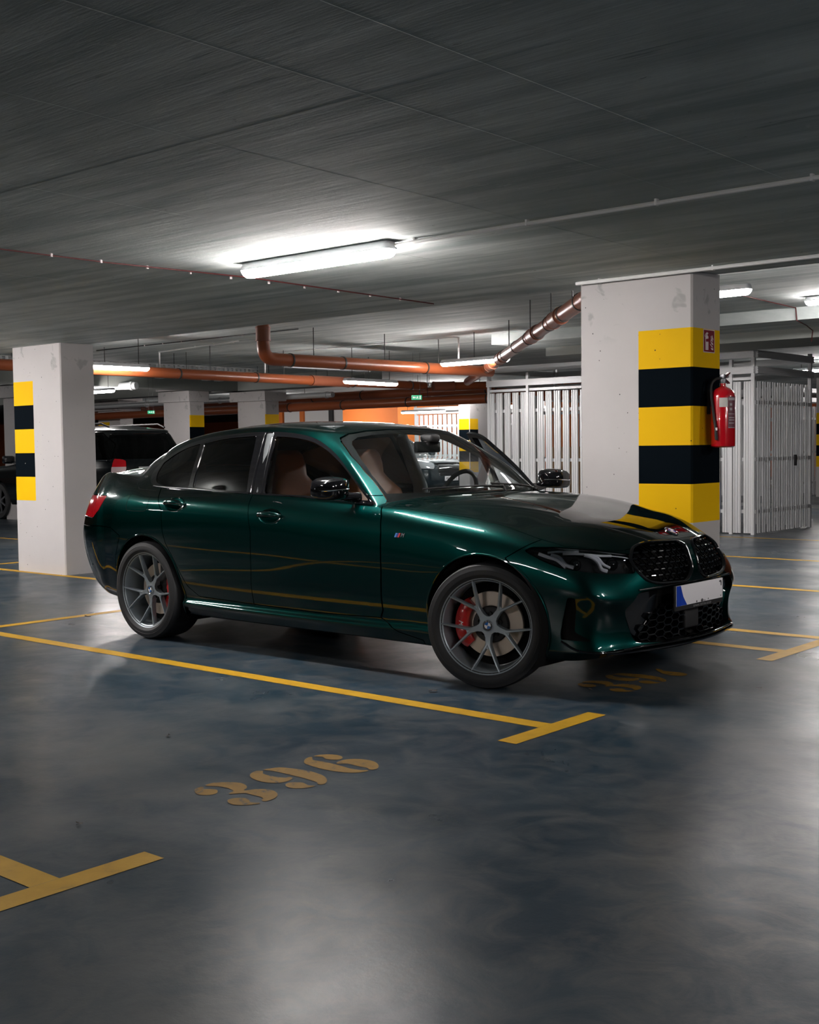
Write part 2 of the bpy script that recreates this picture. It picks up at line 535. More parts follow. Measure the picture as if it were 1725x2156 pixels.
for c in range(nb):
    b, t_ = np.array(base[c]), np.array(topr[c])
    side_w = 0.0
    kA = len(cowl) - 1; kC = kA + len(BELTX) - 1
    for r, t in enumerate((0, .34, .70, 1)):
        p = b + (t_ - b) * t
        bul = sin(pi * t ** 0.9)
        if c < kA:                    # windscreen bulges up/forward
            p = p + np.array([0.55, 0.05 * c, 0.83]) * bul * 0.034
        elif c > kC:                  # rear window
            p = p + np.array([-0.5, 0, 0.86]) * bul * 0.012
        else:
            k = (c - kA) / (kC - kA)
            nrm = np.array([0.35 if k < .05 else 0, 0.88, 1.1 if k < .05 else 0.38])
            p = p + nrm * bul * (0.020 - 0.012 * k)
            if k > .62:               # the C pillar runs out concave into the haunch
                p = p - np.array([-.2, .6, .75]) * sin(pi * t) * 0.020 * ((k - .62) / .38)
        GB[r][c] = tuple(p)
for r in range(3):
    for c in range(nb - 1):
        cg.quad(GB[r][c], GB[r][c + 1], GB[r + 1][c + 1], GB[r + 1][c], 5 if c < kA else 6 if c >= kC else 2)
# roof grid
nr = len(ROOFTOP) - 1; nk = len(header) - 1
rc_x = [-1.235,-1.45,-1.75,-2.05,-2.35,-2.65,-2.985]
rc_z = [1.395,1.430,1.452,1.459,1.450,1.420,1.348]
RG = [[None] * (nk + 1) for _ in range(nr + 1)]
btl = bltop + [ROOFTOP[-1]]
for i in range(nr + 1):
    for j in range(nk + 1):
        if i == 0: RG[i][j] = header[j]
        elif i == nr: RG[i][j] = btl[j]
        elif j == nk: RG[i][j] = ROOFTOP[i]
        else:
            t = i / nr
            a, b = np.array(header[j]), np.array(btl[j]); e = ROOFTOP[i]
            xc = rc_x[0] + (rc_x[-1] - rc_x[0]) * t
            f_ = j / nk
            # straight-ish rows bowed like the header at the front and like the rear edge at the back
            x = xc + (e[0] - xc) * f_ ** 2
            y = (a[1] * (1 - t) + b[1] * t) / (header[-1][1] * (1 - t) + btl[-1][1] * t) * e[1]
            zc = ip(rc_x, rc_z, x)
            g = y / e[1]
            z = e[2] + (zc - e[2]) * (1 - g ** 2.4)
            RG[i][j] = (x, y, z)
for i in range(nr):
    for j in range(nk):
        cg.quad(RG[i][j], RG[i][j + 1], RG[i + 1][j + 1], RG[i + 1][j], 3)
# ---- deck grid: front edge = rear window foot + C pillar foot, side = ring top, rear = ring top rear
dk = len(blbase)
dfront = blbase + [top[iC]]
drear = [top[NC - 1 - j] for j in range(NC - iR)] + []
# rear ring columns iR..NC-1 -> centre is last
drear = [top[NC - 1 - j] for j in range(dk)]
dside = [top[iC + i] for i in range(0, (iR + 0) - iC)] + [top[iR]]
# corner of the deck grid sits on ring column iR - 1 + 1
nd = iR - 1 - iC
drear = [top[NC - 1 - j] for j in range(dk)] + [top[iR - 1]]
DG = [[None] * (dk + 1) for _ in range(nd + 1)]
for i in range(nd + 1):
    for j in range(dk + 1):
        if i == 0: DG[i][j] = dfront[j]
        elif i == nd: DG[i][j] = drear[j]
        elif j == dk: DG[i][j] = top[iC + i]
        else:
            t = i / nd
            a, b = np.array(dfront[j]), np.array(drear[j])
            p = a + (b - a) * t
            p[2] += 0.006 * sin(pi * t)
            DG[i][j] = tuple(p)
for i in range(nd):
    for j in range(dk):
        cg.quad(DG[i][j], DG[i][j + 1], DG[i + 1][j + 1], DG[i + 1][j], 4)

# creases: lip edge, sill edges, belt at the doors, cowl, shutlines
def crow(pts, w_):
    for a, b in zip(pts[:-1], pts[1:]): cg.crease(a, b, w_)
crow([c[1] for c in ringcols], .7)
crow([c[2] for c in ringcols[:NF + 1]], .8)
crow([c[3] for c in ringcols[iA - 3:iA + 8]], .3)
crow([c[2] for c in ringcols[iA - 2:iA + 9]], .35)
crow([c[5] for c in ringcols[2:NF + 1]], .35)
crow([c[7] for c in ringcols[iA - 2:iR + 2]], .28)
crow(top[iA:iC - 1], .75)
crow(cowl, .9)
crow(top[hoodL:iA + 1], .22)
crow(header, .35)
crow([c[6] for c in ringcols[iR - 1:]], .3)
crow([c[9] for c in ringcols[iR - 1:]], .6)
crow([GB[r][kA] for r in range(4)], .55)
crow(blbase, .4)

def mirror_cage(c):
    n = len(c.v)
    v = [tuple(p) for p in c.v]; mp = {}
    for i, p in enumerate(c.v):
        if abs(p[1]) < 1e-6: mp[i] = i
        else: mp[i] = len(v); v.append((p[0], -p[1], p[2]))
    f = list(c.f) + [tuple(mp[i] for i in q[::-1]) for q in c.f]
    m = c.m + c.m
    e = dict(c.cr)
    for (i, j), w_ in c.cr.items():
        a, b = mp[i], mp[j]; e[(min(a, b), max(a, b))] = w_
    return v, f, m, e

def subdiv_cage(v, f, m, e, level, fit=6):
    me = bpy.data.meshes.new('cage')
    me.from_pydata(v, [], f); me.update()
    me.polygons.foreach_set('material_index', m)
    bm = bmesh.new(); bm.from_mesh(me)
    bmesh.ops.recalc_face_normals(bm, faces=bm.faces)
    bm.to_mesh(me); bm.free()
    at = me.attributes.new('crease_edge', 'FLOAT', 'EDGE')
    val = [0.0] * len(me.edges)
    for ed in me.edges:
        a, b = ed.vertices
        k = (min(a, b), max(a, b))
        if k in e: val[ed.index] = e[k]
    at.data.foreach_set('value', val)
    o = bpy.data.objects.new('cage', me); COL.objects.link(o)
    for k in range(7): me.materials.append(None)
    md = o.modifiers.new('s', 'SUBSURF'); md.levels = 1; md.render_levels = 1
    md.use_limit_surface = True
    tgt = np.array(v, float); cur = tgt.copy(); n = len(v)
    for it in range(fit):
        me.vertices.foreach_set('co', cur.ravel()); me.update()
        dg = bpy.context.evaluated_depsgraph_get()
        em = o.evaluated_get(dg).to_mesh()
        q = np.zeros(len(em.vertices) * 3); em.vertices.foreach_get('co', q)
        q = q.reshape(-1, 3)[:n]
        o.evaluated_get(dg).to_mesh_clear()
        cur = cur + (tgt - q) * 0.8
        z0 = np.abs(tgt[:, 1]) < 1e-6
        cur[z0, 1] = 0
    me.vertices.foreach_set('co', cur.ravel()); me.update()
    md.levels = level
    dg = bpy.context.evaluated_depsgraph_get()
    em = o.evaluated_get(dg).to_mesh()
    V = np.zeros(len(em.vertices) * 3); em.vertices.foreach_get('co', V); V = V.reshape(-1, 3)
    em.calc_loop_triangles()
    T = np.zeros(len(em.loop_triangles) * 3, np.int32); em.loop_triangles.foreach_get('vertices', T); T = T.reshape(-1, 3)
    P = np.zeros(len(em.loop_triangles), np.int32); em.loop_triangles.foreach_get('polygon_index', P)
    MI = np.zeros(len(em.polygons), np.int32); em.polygons.foreach_get('material_index', MI)
    Nn = np.zeros(len(V) * 3); em.vertex_normals.foreach_get('vector', Nn); Nn = Nn.reshape(-1, 3)
    o.evaluated_get(dg).to_mesh_clear()
    bpy.data.objects.remove(o); bpy.data.meshes.remove(me)
    return TM(V, Nn, T.astype(int), MI[P])

_full = subdiv_cage(*mirror_cage(cg), level=4)
# outward normals
if _full.N[np.argmax(_full.V[:, 2])][2] < 0:
    _full.N *= -1; _full.F = _full.F[:, ::-1].copy()
HALF = _full.sel((_full.V[_full.F][:, :, 1] > -1e-5).all(1))
BVH = BVHTree.FromPolygons([tuple(p) for p in _full.V], [tuple(int(i) for i in t) for t in _full.F])
# ================================================================== the green saloon
CAR = empty('car', (-3.91, 5.945, 0))
tag(CAR, 'dark green metallic saloon with open far door, parked across the middle of the garage', 'car')

def vs(tm): return tm.V[:, [0, 2]]                       # side view
def vf(tm): return tm.V[:, [1, 2]]                       # front view
def vt(tm): return tm.V[:, [0, 1]]                       # top view
def vd(tm): return np.stack([(tm.V[:, 1] - tm.V[:, 0]) / sqrt(2), tm.V[:, 2]], 1)   # corner view
def dg(x, y): return (y - x) / sqrt(2)
G = .0026
def pieces(tm, s, rad=0):
    """split by signed field: outside, inside with a gap"""
    return tm.keep(s - G), tm.keep(-s - G)
def both(tm, name, m, parent=None, **k):
    """near (right hand) and far copies"""
    a = tm.mirror().build(name, m, parent or CAR, **k)
    b = tm.build(name, m, parent or CAR, **k)
    return a, b

# ---------------- outlines (x,z) measured on the body
DLO = cr([(-.800,.951),(-.920,1.028),(-1.068,1.128),(-1.187,1.206),(-1.300,1.268),(-1.464,1.337),(-1.652,1.372),(-1.898,1.385),(-2.218,1.377),(-2.528,1.352),(-2.745,1.308),(-2.900,1.252),(-2.990,1.198),(-3.012,1.150),(-2.985,1.095),(-2.925,1.050),(-2.826,1.026)], 6) \
    + cr([(-2.425,1.013),(-1.869,.994),(-1.355,.978),(-1.0,.958),(-.83,.948)], 4)
PANE_F = [(-.862,.972)] + cr([(-.905,1.000),(-1.098,1.138),(-1.286,1.243),(-1.42,1.300),(-1.513,1.325),(-1.65,1.345),(-1.803,1.354)], 4) + [(-1.742,1.0),(-1.355,.992)]
PANE_R = cr([(-2.520,1.318),(-2.35,1.340),(-2.20,1.352),(-1.985,1.360)], 4) + [(-1.905,1.005),(-2.458,1.027)]
PANE_Q = cr([(-2.952,1.190),(-2.85,1.245),(-2.72,1.288),(-2.565,1.318)], 4) + [(-2.500,1.030)] + cr([(-2.78,1.036),(-2.87,1.056),(-2.92,1.095),(-2.945,1.140)], 4)
DOOR_F = [(-.790,1.00),(-.760,.940),(-.722,.894),(-.704,.80),(-.702,.59),(-.712,.36),(-.742,.312),(-1.27,.300),(-1.812,.309),(-1.792,.527),(-1.783,.764),(-1.815,.90),(-1.849,1.005)]
DOOR_R = [(-1.849,1.005),(-1.815,.90),(-1.783,.764),(-1.792,.527),(-1.812,.309),(-2.335,.320),(-2.425,.381),(-2.529,.55),(-2.610,.66),(-2.640,.74),(-2.650,.877),(-2.745,.983),(-2.80,1.04)]
ARCH_F = (0.0, .335, .372); ARCH_R = (-2.851, .335, .370)

S = HALF
ring = S.sel(S.T == 0); hood = S.sel(S.T == 1)
gsd = S.sel(S.T == 2); roof = S.sel(S.T == 3); deck = S.sel(S.T == 4); shield = S.sel(S.T == 5); rwin = S.sel(S.T == 6)
shell = S.sel((S.T != 1))

def arch(tm, a):
    q = vs(tm)
    d = np.hypot((q[:, 0] - a[0]), (q[:, 1] - a[1]) * 1.0)
    return tm.keep(np.where(tm.V[:, 1] > .45, d - a[2], 1.0))
shell = arch(arch(shell, ARCH_F), ARCH_R)

# hood with a shut gap all round
def segd(P, poly):
    P = np.asarray(P); d = np.full(len(P), 1e9)
    for a, b in zip(poly[:-1], poly[1:]):
        a = np.array(a); b = np.array(b); e = b - a; w_ = P - a
        t = np.clip((w_ @ e) / (e @ e), 0, 1)
        d = np.minimum(d, np.linalg.norm(w_ - t[:, None] * e, axis=1))
    return d
hb = hood.boundary()
hseg = np.stack([hood.V[hb[:, 0]], hood.V[hb[:, 1]]], 1)
hseg = hseg[np.abs(hseg[:, :, 1]).max(1) > 1e-4]
def near_hood(tm):
    d = np.full(len(tm.V), 1.0)
    idx = np.nonzero((tm.V[:, 0] > -.9) & (tm.V[:, 2] > .6))[0]
    P = tm.V[idx]; dd = np.full(len(P), 1e9)
    for a, b in hseg:
        e = b - a; w_ = P - a
        t = np.clip((w_ @ e) / (e @ e), 0, 1)
        dd = np.minimum(dd, ((w_ - t[:, None] * e) ** 2).sum(1))
    d[idx] = np.sqrt(dd)
    return d
hood = hood.keep(near_hood(hood) - .003)

# kidney grilles, lamps, intakes in the nose
KID = rpoly([(.034,.605),(.040,.735),(.085,.758),(.33,.760),(.425,.738),(.478,.690),(.472,.630),(.430,.578),(.330,.553),(.100,.548)], [.03,.03,.03,.05,.05,.04,.04,.05,.05,.05])
LAMP = rpoly([(dg(.240,.823),.735),(dg(.27,.803),.752),(dg(.38,.742),.752),(dg(.519,.624),.738),(dg(.650,.459),.708),(dg(.688,.485),.618),(dg(.616,.658),.626),(dg(.562,.733),.636),(dg(.432,.794),.657),(dg(.336,.810),.690)], .012)
LOW = rpoly([(0,.533),(.25,.531),(.50,.524),(.590,.440),(.520,.262),(.30,.246),(0,.243),(-.1,.243),(-.1,.533)], [0,.01,.03,.02,.03,.02,0,0,0])
SLOT = rpoly([(dg(.488,.80),.508),(dg(.53,.79),.503),(dg(.535,.785),.44),(dg(.515,.775),.33),(dg(.60,.74),.285),(dg(.44,.79),.288),(dg(.437,.79),.32),(dg(.462,.79),.43)], .008)
fx = lambda tm: tm.V[:, 0] > .1
def inpoly(tm, v2, poly, cond):
    s_ = sdf(v2, poly)
    return np.where(cond, s_, 1.0)
def split(tm, view, poly, xmin=.12, gap=G):
    q = view(tm); c = tm.V[:, 0] > xmin
    s_ = np.where(c, sdf(q, poly), 1.0)
    return tm.keep(s_ - gap), tm.keep(-s_ - gap)
shell, kid = split(shell, vf, KID, .3, .0)
hood, kid2 = split(hood, vf, KID, .3, .004)
shell, lamp = split(shell, vd, LAMP, .12)
hood, lamp2 = split(hood, vd, LAMP, .12, .003)
shell, low = split(shell, vf, LOW, .3, 0)
shell, slot = split(shell, vd, SLOT, .3, 0)
kidS = S.sel(S.V[S.F][:, :, 0].min(1) > .2)
_, kidF = split(kidS, vf, KID, .3, 0)

# side glass outline
s_ = np.where(shell.V[:, 1] > .4, sdf(vs(shell), DLO), 1.0)
dlo = shell.keep(-s_); shell = shell.keep(s_)
# windscreen and rear window
WS = [(-.2,.93),(-.2,1.392),(0,1.392),(.21,1.389),(.40,1.379),(.52,1.362),(.578,1.338),(.602,1.315),(.664,1.228),(.708,1.13),(.724,1.057),(.740,.99),(.760,.93)]
s_ = np.where((shell.V[:, 0] > -1.5) & (shell.V[:, 0] < -.45) & (shell.V[:, 2] > .93), sdf(vf(shell), WS), 1.0)
ws = shell.keep(-s_ - .002); shell = shell.keep(s_ - .002)
RWN = rpoly([(-.2,1.155),(-.2,1.343),(.30,1.335),(.465,1.305),(.56,1.165),(.545,1.148),(.3,1.158)], [0,0,.02,.03,.02,.01,0])
s_ = np.where((shell.V[:, 0] < -2.9) & (shell.V[:, 0] > -3.45), sdf(vf(shell), RWN), 1.0)
rw = shell.keep(-s_ - .002); shell = shell.keep(s_ - .002)
# sun roof
SUN = rpoly([(-1.49,-.2),(-1.50,.30),(-1.535,.395),(-1.60,.415),(-2.33,.405),(-2.36,-.2)], [0,.1,.05,.05,.03,0])
s_ = np.where(shell.V[:, 2] > 1.3, sdf(vt(shell), SUN), 1.0)
sun = shell.keep(-s_ - .003); shell = shell.keep(s_ - .003)

# doors
q = np.where(shell.V[:, 1] > .4, sdf(vs(shell), DOOR_F), 1.0); dfp = shell.keep(-q - G); shell = shell.keep(q - G)
q = np.where(shell.V[:, 1] > .4, sdf(vs(shell), DOOR_R), 1.0); drp = shell.keep(-q - G); shell = shell.keep(q - G)
# bumpers, fender and boot lid
def polycut(tm, poly, view, cond):
    s_ = np.where(cond, sdf(view(tm), poly), 1.0)
    return tm.keep(-s_ - G), tm.keep(s_ - G)
def ringv(tm):
    o = np.zeros(len(tm.V), bool); o[np.unique(tm.F[tm.T == 0])] = True
    return o
FB = [(.02,.10),(.3718,.335),(.25,.61),(.145,.695),(.205,.735),(.30,.80),(.9,.80),(.9,.10)]
fbump, shell = polycut(shell, FB, vs, (shell.V[:, 0] > .0) & ringv(shell) & (shell.V[:, 2] < .79))
RB = [(-2.9,.1),(-3.205,.335),(-3.215,.52),(-3.135,.69),(-3.25,.742),(-3.40,.748),(-3.60,.742),(-4.1,.742),(-4.1,.1)]
rbump, shell = polycut(shell, RB, vs, shell.V[:, 0] < -3.0)
FD = [(.42,.05),(.42,.92),(-.10,.92),(-.60,.96),(-.790,1.00),(-.757,.940),(-.719,.894),(-.699,.80),(-.697,.59),(-.707,.36),(-.735,.312),(-.60,.245),(-.43,.21),(-.43,.05)]
fend, shell = polycut(shell, FD, vs, (shell.V[:, 0] > -.82) & ringv(shell))
TAILP = rpoly([(dg(3.36,.833),.962),(dg(3.50,.822),.962),(dg(3.62,.76),.962),(dg(3.76,.60),.950),(dg(3.80,.45),.94),(dg(3.82,.45),.83),(dg(3.79,.62),.815),(dg(3.62,.80),.806),(dg(3.51,.853),.802),(dg(3.43,.86),.855),(dg(3.40,.852),.90)], .01)
def vdr(tm): return np.stack([(tm.V[:, 1] + tm.V[:, 0]) / sqrt(2), tm.V[:, 2]], 1)
tail, shell = polycut(shell, [(a, b) for a, b in TAILP], vdr, shell.V[:, 0] < -3.2)
BL = [(-3.42,-.2),(-3.30,.50),(-3.235,.612),(-3.45,.650),(-3.60,.628),(-3.72,.55),(-3.9,.50),(-4.2,-.2)]
boot, shell = polycut(shell, BL, vt, (shell.V[:, 0] < -3.2) & (shell.V[:, 2] > .76))
RIM = .016
def addmirror(tm):
    m = tm.mirror(); n = len(tm.V)
    return TM(np.vstack([tm.V, m.V]), np.vstack([tm.N, m.N]), np.vstack([tm.F, m.F + n]), np.concatenate([tm.T, m.T]))
def nocentre(a, b): return (np.abs(a[:, 1]) > 1e-3) | (np.abs(b[:, 1]) > 1e-3)
def whole(tm, name, m, parent=None, rim=RIM, **k):
    return addmirror(tm).build(name, m, parent or CAR, rim=rim, rimfilter=nocentre, **k)
body = whole(shell, 'body_shell', M_PAINT)
whole(hood, 'hood', M_PAINT, rim=.02)
whole(fbump, 'front_bumper', M_PAINT, rim=.03)
whole(rbump, 'rear_bumper', M_PAINT)
whole(boot, 'boot_lid', M_PAINT)
both(fend, 'front_fender', M_PAINT, rim=.02)
both(tail, 'tail_lamp', M_TAIL, rim=.01)
wsg = whole(ws, 'windscreen', M_SHIELD, rim=0)
whole(rw, 'rear_window', M_PRIV, rim=0)
whole(sun, 'sunroof', M_BLK, rim=.006)

# black frit band round the windscreen
WSI = [(-.2,1.015),(-.2,1.372),(0,1.372),(.21,1.369),(.395,1.359),(.505,1.343),(.558,1.320),(.585,1.298),(.648,1.212),(.693,1.12),(.710,1.050),(.716,1.012),(.5,1.013)]
s_ = sdf(vf(ws), WSI)
frit = ws.keep(s_).offset(-.004)
whole(frit, 'windscreen_frit', M_DARK, wsg, rim=0)

# ---------------- side windows (near side and far side)
q = vs(dlo)
bl = lambda P: P[:, 0] - (-1.849 + (P[:, 1] - 1.005) * (-.052 / .384))        # >0 forward of the B pillar gap
bfield = bl(q)
dloF = dlo.keep(bfield - G); dloR = dlo.keep(-bl(vs(dlo)) - G)
def glassparts(d, pane, inset=.004):
    s_ = sdf(vs(d), rpoly(pane, .012))
    fr = d.keep(s_); gl = d.keep(-s_ + .004).offset(-inset)
    return fr, gl
frF, glF = glassparts(dloF, PANE_F)
frR, glR = glassparts(dloR, PANE_R)
frR2 = frR; frR, glQ = glassparts(frR2, PANE_Q)
# handle recess and door skins
def hitside(x, z, near=True):
    d = Vector((0, 1 if near else -1, 0))
    r = BVH.ray_cast(Vector((x, -2 if near else 2, z)), d)
    return r[0], r[1]
def hitfront(y, z):
    r = BVH.ray_cast(Vector((3, y, z)), Vector((-1, 0, 0)))
    return r[0], r[1]
def frame(p, n, up=Vector((0, 0, 1))):
    n = n.normalized(); x = up.cross(n).normalized(); y = n.cross(x)
    M_ = Matrix((x, y, n)).transposed().to_4x4(); M_.translation = p
    return M_

def handle(parent, x, z, sgn):
    """grip bar over a dished oval recess; sgn -1 = near side"""
    p, n = hitside(x, z, True)
    if n.y > 0: n = -n
    T = frame(p, n)
    if sgn > 0:
        T = Matrix.Scale(-1, 4, (0, 1, 0)) @ T
    mb = MB()
    # grip
    pts = [(-.100, 0, .002), (-.092, .001, .018), (-.070, .003, .030), (-.03, .004, .036), (.03, .003, .036), (.070, .001, .030), (.092, -.001, .018), (.100, -.002, .002)]
    vs_, fs_ = [], []
    hs = [.010, .014, .016, .017, .017, .016, .013, .009]
    n_ = 14
    for (a, b, c), h_ in zip(pts, hs):
        for k in range(n_):
            t = 2 * pi * k / n_
            vs_.append((a, b + h_ * sin(t), c + .008 * cos(t)))
    for i in range(len(pts) - 1):
        for k in range(n_):
            l = (k + 1) % n_
            fs_.append((i * n_ + k, i * n_ + l, (i + 1) * n_ + l, (i + 1) * n_ + k))
    fs_.append(tuple(range(n_))); fs_.append(tuple((len(pts) - 1) * n_ + k for k in range(n_)))
    mb.add(vs_, fs_, 0, True, T)
    o = mb.build('door_handle', [M_PAINT, M_DARK, M_CHR], parent, sharp=60)
    return o

HANDLES = ((-1.615, .868), (-2.525, .922))
def dish(tm, cx_, cz_, a=.098, b=.047, depth=.022):
    V = tm.V; u_ = (V[:, 0] - cx_) / a; w_ = (V[:, 2] - cz_) / b
    r2 = u_ ** 2 + w_ ** 2
    f_ = np.clip(1 - r2, 0, 1)
    inn = (r2 < 1) & (V[:, 1] > .4)
    disp = depth * np.sqrt(np.clip(f_, 0, 1)) * inn
    V2 = V.copy(); V2[:, 1] -= disp
    # recompute normals in the dished zone
    F = tm.F
    fn = np.cross(V2[F[:, 1]] - V2[F[:, 0]], V2[F[:, 2]] - V2[F[:, 0]])
    N2 = np.zeros_like(V2)
    for k in range(3): np.add.at(N2, F[:, k], fn)
    N2 /= np.linalg.norm(N2, axis=1)[:, None] + 1e-12
    N = tm.N.copy(); m_ = r2 < 1.0
    N[m_] = N2[m_]
    return TM(V2, N, F, tm.T)
def refine(tm, mask_fn):
    """split the edges of triangles in a zone for finer shape"""
    m_ = mask_fn(tm.V[tm.F].mean(1))
    F0 = tm.F[~m_]; F1 = tm.F[m_]
    T0 = tm.T[~m_]; T1 = tm.T[m_]
    V = list(tm.V); N = list(tm.N); ed = {}
    def mid(a, b):
        k = (a, b) if a < b else (b, a)
        if k not in ed:
            ed[k] = len(V); V.append((tm.V[a] + tm.V[b]) / 2); n_ = tm.N[a] + tm.N[b]; N.append(n_ / np.linalg.norm(n_))
        return ed[k]
    out = []
    for a, b, c in F1:
        x, y, z = mid(a, b), mid(b, c), mid(c, a)
        out += [(a, x, z), (x, b, y), (z, y, c), (x, y, z)]
    return TM(np.array(V), np.array(N), np.vstack([F0, np.array(out)]).astype(int), np.concatenate([T0, np.repeat(T1, 4)]))
def dishdoor(tm, h):
    zone = lambda c: (np.abs(c[:, 0] - h[0]) < .12) & (np.abs(c[:, 2] - h[1]) < .065)
    return dish(refine(refine(tm, zone), zone), h[0], h[1] - .004)
dfp = dishdoor(dfp, HANDLES[0]); drp = dishdoor(drp, HANDLES[1])

def mk_side(sgn, door_f_parent, door_r_parent):
    f = (lambda t: t.mirror()) if sgn < 0 else (lambda t: t)
    door = f(dfp).build('front_door', M_PAINT, door_f_parent, rim=.03)
    f(frF).build('window_frame', M_BLK, door, rim=.02)
    f(glF).build('window_pane', M_GLASS, door)
    handle(door, *HANDLES[0], sgn)
    dr = f(drp).build('rear_door', M_PAINT, door_r_parent, rim=.03)
    f(frR).build('window_frame', M_BLK, dr, rim=.02)
    f(glR).build('window_pane', M_PRIV, dr)
    f(glQ).build('quarter_pane', M_PRIV, dr)
    handle(dr, *HANDLES[1], sgn)
    # bright edges of the two black pillar covers
    for (x0, x1) in ((-1.866, -1.903), (-1.765, -1.838)):
        pts = []
        for t in np.linspace(0, 1, 9):
            z = 1.004 + t * (1.378 - 1.004); x = x0 + (x1 - x0) * t
            if x0 < -1.85: x = -1.849 + (z - 1.005) * (-.052 / .384) - .016
            p, n = hitside(x, z)
            p = p - Vector((0, .0005, 0))
            pts.append((p.x, p.y if sgn < 0 else -p.y, p.z))
        MB().tube(pts, .0035, 8).build('pillar_trim', M_BLK, dr if x0 < -1.85 else door)
    # belt moulding
    pts = []
    for x in np.linspace(-.83, -2.88, 40):
        z = ip([-3.0, -2.826, -2.425, -1.869, -1.355, -1.0, -.83], [1.040, 1.026, 1.013, .994, .978, .958, .948], x) + .004
        p, n = hitside(float(x), float(z)); pts.append((p.x, (p.y - .001) * (1 if sgn < 0 else -1), p.z))
    k = 20
    MB().tube(pts[:k], .0065, 8).build('belt_moulding', M_BLK, door)
    MB().tube(pts[k:], .0065, 8).build('belt_moulding', M_BLK, dr)
    return door, dr

def mirror_unit(parent, sgn):
    """door mirror; built for the far side (+y) and flipped for the near side"""
    s_ = sgn
    dx_ = -.105
    mb = MB()
    # housing: rings from the inboard end to the outer tip
    rings = []
    #        y     xc     zc    hx(depth)  hz(height)
    prof = [(.868,-.905,1.046,.030,.034),(.885,-.902,1.047,.055,.055),(.92,-.895,1.048,.078,.064),(.97,-.893,1.047,.088,.067),(1.02,-.897,1.045,.084,.066),(1.06,-.905,1.042,.072,.060),(1.084,-.918,1.040,.050,.046),(1.094,-.926,1.038,.022,.022)]
    n_ = 24; vs_, fs_ = [], []
    for (y, xc, zc, hx, hz) in prof:
        for k in range(n_):
            t = 2 * pi * k / n_
            c_, d_ = cos(t), sin(t)
            e = .55
            X = abs(c_) ** e * (1 if c_ > 0 else -1); Z = abs(d_) ** e * (1 if d_ > 0 else -1)
            if X < 0: X *= .55       # flat mirror face to the rear
            vs_.append((dx_ + xc + hx * X * 1.15, s_ * y, zc + hz * Z - (0.010 if Z > .8 else 0) * X))
    for i in range(len(prof) - 1):
        for k in range(n_):
            l = (k + 1) % n_
            fs_.append((i * n_ + k, i * n_ + l, (i + 1) * n_ + l, (i + 1) * n_ + k))
    fs_.append(tuple(range(n_))); fs_.append(tuple((len(prof) - 1) * n_ + k for k in range(n_)))
    mb.add(vs_, fs_, 0, True)
    hs = mb.build('door_mirror', M_BLK, parent, sharp=50)
    # foot
    f = MB()
    f.tube([(-.955, s_ * .79, .985), (-.975, s_ * .86, .992), (-1.0, s_ * .92, 1.005), (-1.01, s_ * .96, 1.02)], .02, 12, rs=[.034, .028, .024, .022])
    f.build('mirror_foot', M_BLK, hs)
    # indicator line and lower cap edge
    ed = MB()
    pts = []
    for (y, xc, zc, hx, hz) in prof[1:-1]:
        pts.append((dx_ + xc + hx * 1.145, s_ * y, zc - .006))
    ed.tube(pts, .0035, 6); ed.build('indicator_strip', M_CHR, hs)
    g = MB(); g.box((dx_ - .938, s_ * .985, 1.045), (.004, .13, .095), bev=.0015); g.build('mirror_glass', M_CHR, hs)
    return hs

near_f, near_r = mk_side(-1, CAR, CAR)
mirror_unit(near_f, -1)
# far side: the driver's door stands open on its hinge
far_f, far_r = mk_side(1, CAR, CAR)
mirror_unit(far_f, 1)
hinge = Vector((-.74, .86, 0))
far_f.matrix_basis = Matrix.Translation(hinge) @ Matrix.Rotation(radians(-35), 4, 'Z') @ Matrix.Translation(-hinge)
# door card on the open door and on the closed one
def card(sgn, parent):
    f = (lambda t: t.mirror()) if sgn < 0 else (lambda t: t)
    c = dfp.offset(-.05)
    c = TM(c.V, -c.N, c.F[:, ::-1].copy(), c.T)
    f(c).build('door_card', M_INT, parent)
    c2 = frF.offset(-.022); c2 = TM(c2.V, -c2.N, c2.F[:, ::-1].copy(), c2.T)
    f(c2).build('frame_lining', M_DARK, parent)
card(-1, near_f); card(1, far_f)

